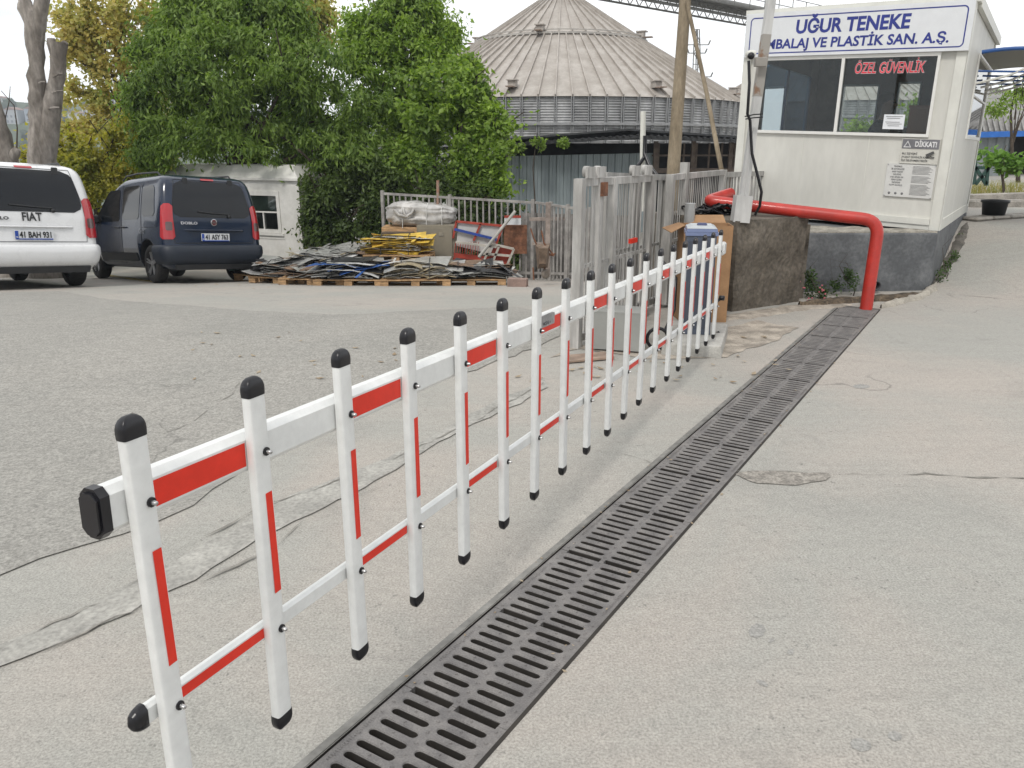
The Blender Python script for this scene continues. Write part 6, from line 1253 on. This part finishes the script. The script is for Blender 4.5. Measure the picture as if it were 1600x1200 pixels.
sc3b = scr(545, 425, 16.0); scrap('dark brown boards and strips heaped behind the brown carton', sc3b+Vector((0, 0, .25)), -8, 1.4, .8, .36, 24, [9, 2, 9, 3], 33, .6)
p7 = scr(622, 428, 14.9); m = MB(); m.bbox(p7+Vector((-.05, .1, .2)), (1.0, .75, .36), .02, R(2)); tagp(m.build('scrap_block', sheets[9], None, loc=p7), 'dark pressed scrap block under the yellow pile', 'scrap block')
pp = pal0.copy(); C.objects.link(pp); pp.location = p7+Vector((.05, -.02, .385)); pp.rotation_euler = (0, R(2), R(86)); tagp(pp, 'raised pale pallet carrying the yellow scrap, in front of the beige cabinet', 'pallet', 'wooden pallets under the scrap')
scrap('pile of yellow painted strips on the raised pallet', p7+Vector((0, 0, .54)), 2, 1.2, .7, .30, 40, [5, 5, 5, 5, 0, 5, 7], 7, .7)
bc_ = scr(683, 425, 15.5); bm_ = mat('beige_cabinet', (.24, .215, .165), .55, var=.1, scale=3); bt = thing('beige_cabinet', 'plain beige metal cabinet carrying the plastic wrapped bundle', 'cabinet', bc_)
m = MB(); m.box(bc_+Vector((0, .35, .53)), (.74, .6, 1.06), R(-2)); m.build('body', bm_, bt); m = MB(); m.box(bc_+Vector((-.02, .03, .52)), (.66, .03, .98), R(-2)); m.build('door', bm_, bt); m = MB(); m.box(bc_+Vector((.10, .005, .9)), (.09, .015, .07)); m.box(bc_+Vector((-.08, .005, .88)), (.05, .015, .05)); m.build('handle', old_timber, bt)
bb = at(657, 357, 15.6); m = MB(); m.box(bb+Vector((-.35, .4, -.04)), (.85, .6, .10)); m.box(bb+Vector((-.1, .4, -.1)), (.8, .5, .03)); tagp(m.build('brown_board', timber, None, loc=bb), 'brown boards between the beige cabinet and the wrapped bundle', 'boards')
m = MB(); m.box(at(625, 395, 15.8), (.62, .6, .86)); tagp(m.build('support_crate', mat('old_brown', (.12, .09, .065), .9, var=.3), None, loc=at(625, 400, 15.8)), 'dark crate behind the yellow pile carrying the left half of the bundle', 'crate')
bgc = at(657, 338, 15.75)+Vector((0, .35, 0)); wrap = mat('cloudy_plastic_wrap', (.38, .37, .355), .35, var=.12, scale=5, bump=.6, bscale=9, col2=(.56, .55, .535), fine=.08); m = MB(); V = []; nu, nv = 72, 26
for j in range(nv+1):
    t = -math.pi/2+math.pi*j/nv
    for i in range(nu):
        a = 2*math.pi*i/nu; ca_, sa_ = math.cos(a), math.sin(a); x = .70*math.copysign(abs(ca_)**.5, ca_)*abs(math.cos(t))**.35; y = .38*math.copysign(abs(sa_)**.5, sa_)*abs(math.cos(t))**.35; z = .235*math.copysign(abs(math.sin(t))**.7, math.sin(t))
        p = Vector((x, y, z)); k = mnoise.noise(Vector((x*2.2, y*2.2, z*17)))*.09 + mnoise.noise(Vector((x*9, y*9, z*12)))*.06; z *= 1 - .22*max(0, (x-.1))/.6; p = Vector((x*(1+k), y*(1+k*1.6), z+.035*mnoise.noise(Vector((x*5, y*5, 2)))+(.03 if x < 0 else 0))); V.append(bgc+p)
m.add(V, [(j*nu+i, j*nu+(i+1) % nu, (j+1)*nu+(i+1) % nu, (j+1)*nu+i) for j in range(nv) for i in range(nu)], 0, True); wb = thing('wrapped_bundle', 'grey plastic wrapped bundle of sacks tied with cord, on top of the beige cabinet', 'bundle', bgc); m.build('wrap', wrap, wb)
m = MB()
for x in (.12, .42, -.35): m.tube([bgc+Vector((x, -.40*1.03, z)) for z in (-.22, -.1, .05, .16)]+[bgc+Vector((x+.02, -.2, .235-.05*(x > .3))), bgc+Vector((x, .2, .23))], .009, 4)
m.build('cord', mat('white_cord', (.6, .6, .58), .7), wb)
m = MB(); m.tube([bgc+Vector((-.5, -.42, .13)), bgc+Vector((-.42, -.44, .04)), bgc+Vector((-.28, -.44, .0)), bgc+Vector((-.16, -.43, .06)), bgc+Vector((-.12, -.40, .14))], .03, 8); m.tube([bgc+Vector((-.33, -.38, .16)), bgc+Vector((-.30, -.45, .05)), bgc+Vector((-.24, -.45, .0))], .022, 7); m.build('sack_handle', wrap, wb)
# red, white and blue frames
redf = mat('red_frame_paint', (.36, .05, .03), .6, var=.2, scale=8); fw2 = thing('panel_frame', 'red framed white panel with a blue stripe, tilted against the bar fence', 'frame', scr(765, 425, 15.4)); D_ = 15.5
m = MB(); m.hexa([at(*q, D_+.06) for q in ((713, 384), (772, 398), (784, 352), (716, 347))]+[at(*q, D_+.03) for q in ((713, 384), (772, 398), (784, 352), (716, 347))]); m.build('white_panel', mat('white_sheet', (.55, .55, .53), .5, var=.08), fw2)
m = MB()
for a, b in (((713, 346), (786, 353)), ((713, 346), (708, 372)), ((751, 350), (740, 376)), ((786, 353), (773, 388)), ((708, 404), (757, 408))): m.bar(at(*a, D_), at(*b, D_), .05, .04)
m.build('red_bar', redf, fw2); m = MB(); m.bar(at(710, 358, D_-.03), at(776, 374, D_-.03), .05, .045); m.build('blue_bar', mat('blue_bar_paint', (.02, .06, .30), .5), fw2)
m = MB(); m.hexa([at(*q, D_-.1) for q in ((709, 402), (775, 410), (775, 402), (709, 395))]+[at(*q, D_-.16) for q in ((709, 402), (775, 410), (775, 402), (709, 395))]); 
for k in range(10): m.bar(at(712+4*k, 378, D_-.02), at(710+4*k, 398, D_-.02), .012, .012)
m.build('lower_red_panel', redf, fw2)
fw3 = thing('steel_crate_frame', 'white and red open steel frame leaning at the right end of the scrap', 'frame', scr(785, 425, 15.2)); m = MB(); Dq = 15.15
for a, b in (((754, 412), (768, 381)), ((768, 381), (803, 389)), ((803, 389), (788, 424)), ((754, 412), (788, 418)), ((780, 384), (768, 414)), ((754, 396), (800, 400)), ((712, 378), (776, 386))): m.bar(at(*a, Dq), at(*b, Dq), .045, .04)
m.build('pale_frame', mat('cream_frame_paint', (.45, .42, .37), .7, var=.2), fw3)
m = MB(); m.hexa([at(*q, Dq+.12) for q in ((760, 412), (794, 422), (801, 391), (772, 384))]+[at(*q, Dq+.08) for q in ((760, 412), (794, 422), (801, 391), (772, 384))]); m.build('red_mesh_panel', redf, fw3)
tagp(MB().tube([at(748, 402, 14.9), at(805, 330, 15.3)], .03, 8).build('leaning_pole', mat('pale_grey_tube', (.36, .35, .32), .6, var=.15), None, loc=at(748, 402, 14.9)), 'pale tube leaning diagonally across the red and white frames', 'tube')
sgn_ = thing('small_sign', 'small white sign with a red top band hanging on the bar fence', 'sign', at(800, 343, 15.45)); m = MB(); m.box(at(801, 345, 15.45), (.32, .012, .15)); m.build('board', platew, sgn_); m = MB(); m.box(at(801, 338.5, 15.44), (.32, .012, .045)); m.build('red_band', redf, sgn_)
m = MB(); m.box(at(805, 374, 15.6), (.45, .1, .55), .1); tagp(m.build('rusty_sheet', rust, None, loc=at(805, 374, 15.6)), 'rusty brown panel behind the leaning tube', 'panel')
# wheelbarrow tipped upright
wbq = scr(846, 432, 13.6); wt = thing('wheelbarrow', 'rusty wheelbarrow standing tipped against the short bar fence', 'wheelbarrow', wbq); Dw = 13.6
m = MB(); a_ = [at(836, 382, Dw), at(860, 380, Dw), at(856, 418, Dw), at(840, 420, Dw)]; b2 = [at(842, 388, Dw-.3), at(856, 388, Dw-.3), at(853, 412, Dw-.25), at(843, 412, Dw-.25)]; m.add(a_+b2, [(4, 5, 6, 7), (0, 1, 5, 4), (1, 2, 6, 5), (2, 3, 7, 6), (3, 0, 4, 7), (3, 2, 1, 0)]); m.build('tray', mat('rusty_tray', (.17, .12, .085), .85, var=.35, scale=10), wt)
m = MB(); m.tube([at(829, 357, Dw), at(834, 372, Dw), at(842, 390, Dw), at(850, 412, Dw), at(853, 430, Dw)], .014, 6); m.tube([at(846, 360, Dw-.1), at(850, 380, Dw-.1), at(864, 397, Dw-.1), at(868, 396, Dw-.1)], .014, 6); m.tube([at(833, 418, Dw), at(834, 437, Dw)], .014, 6); m.tube([at(846, 395, Dw), at(866, 399, Dw)], .022, 6); m.build('frame', rust, wt)
m = MB(); wc_ = at(852, 428, Dw-.05); m.lathe([(.0, -.02), (.05, -.025), (.075, -.03), (.085, 0), (.075, .03), (.05, .025), (0, .02)], wc_, (.75, -.6, 0), 20); m.build('wheel', mat('dusty_wheel', (.22, .19, .16), .8), wt)
m = MB(); m.bbox(scr(809, 446, 13.2)+Vector((0, 0, .07)), (.33, .16, .14), .01, R(-14)); tagp(m.build('paving_block', mat('pinkish_block', (.28, .20, .17), .9, var=.15, fine=.15, bscale=50), None, loc=scr(809, 446, 13.2)), 'pinkish concrete block on the ground right of the scrap', 'block')
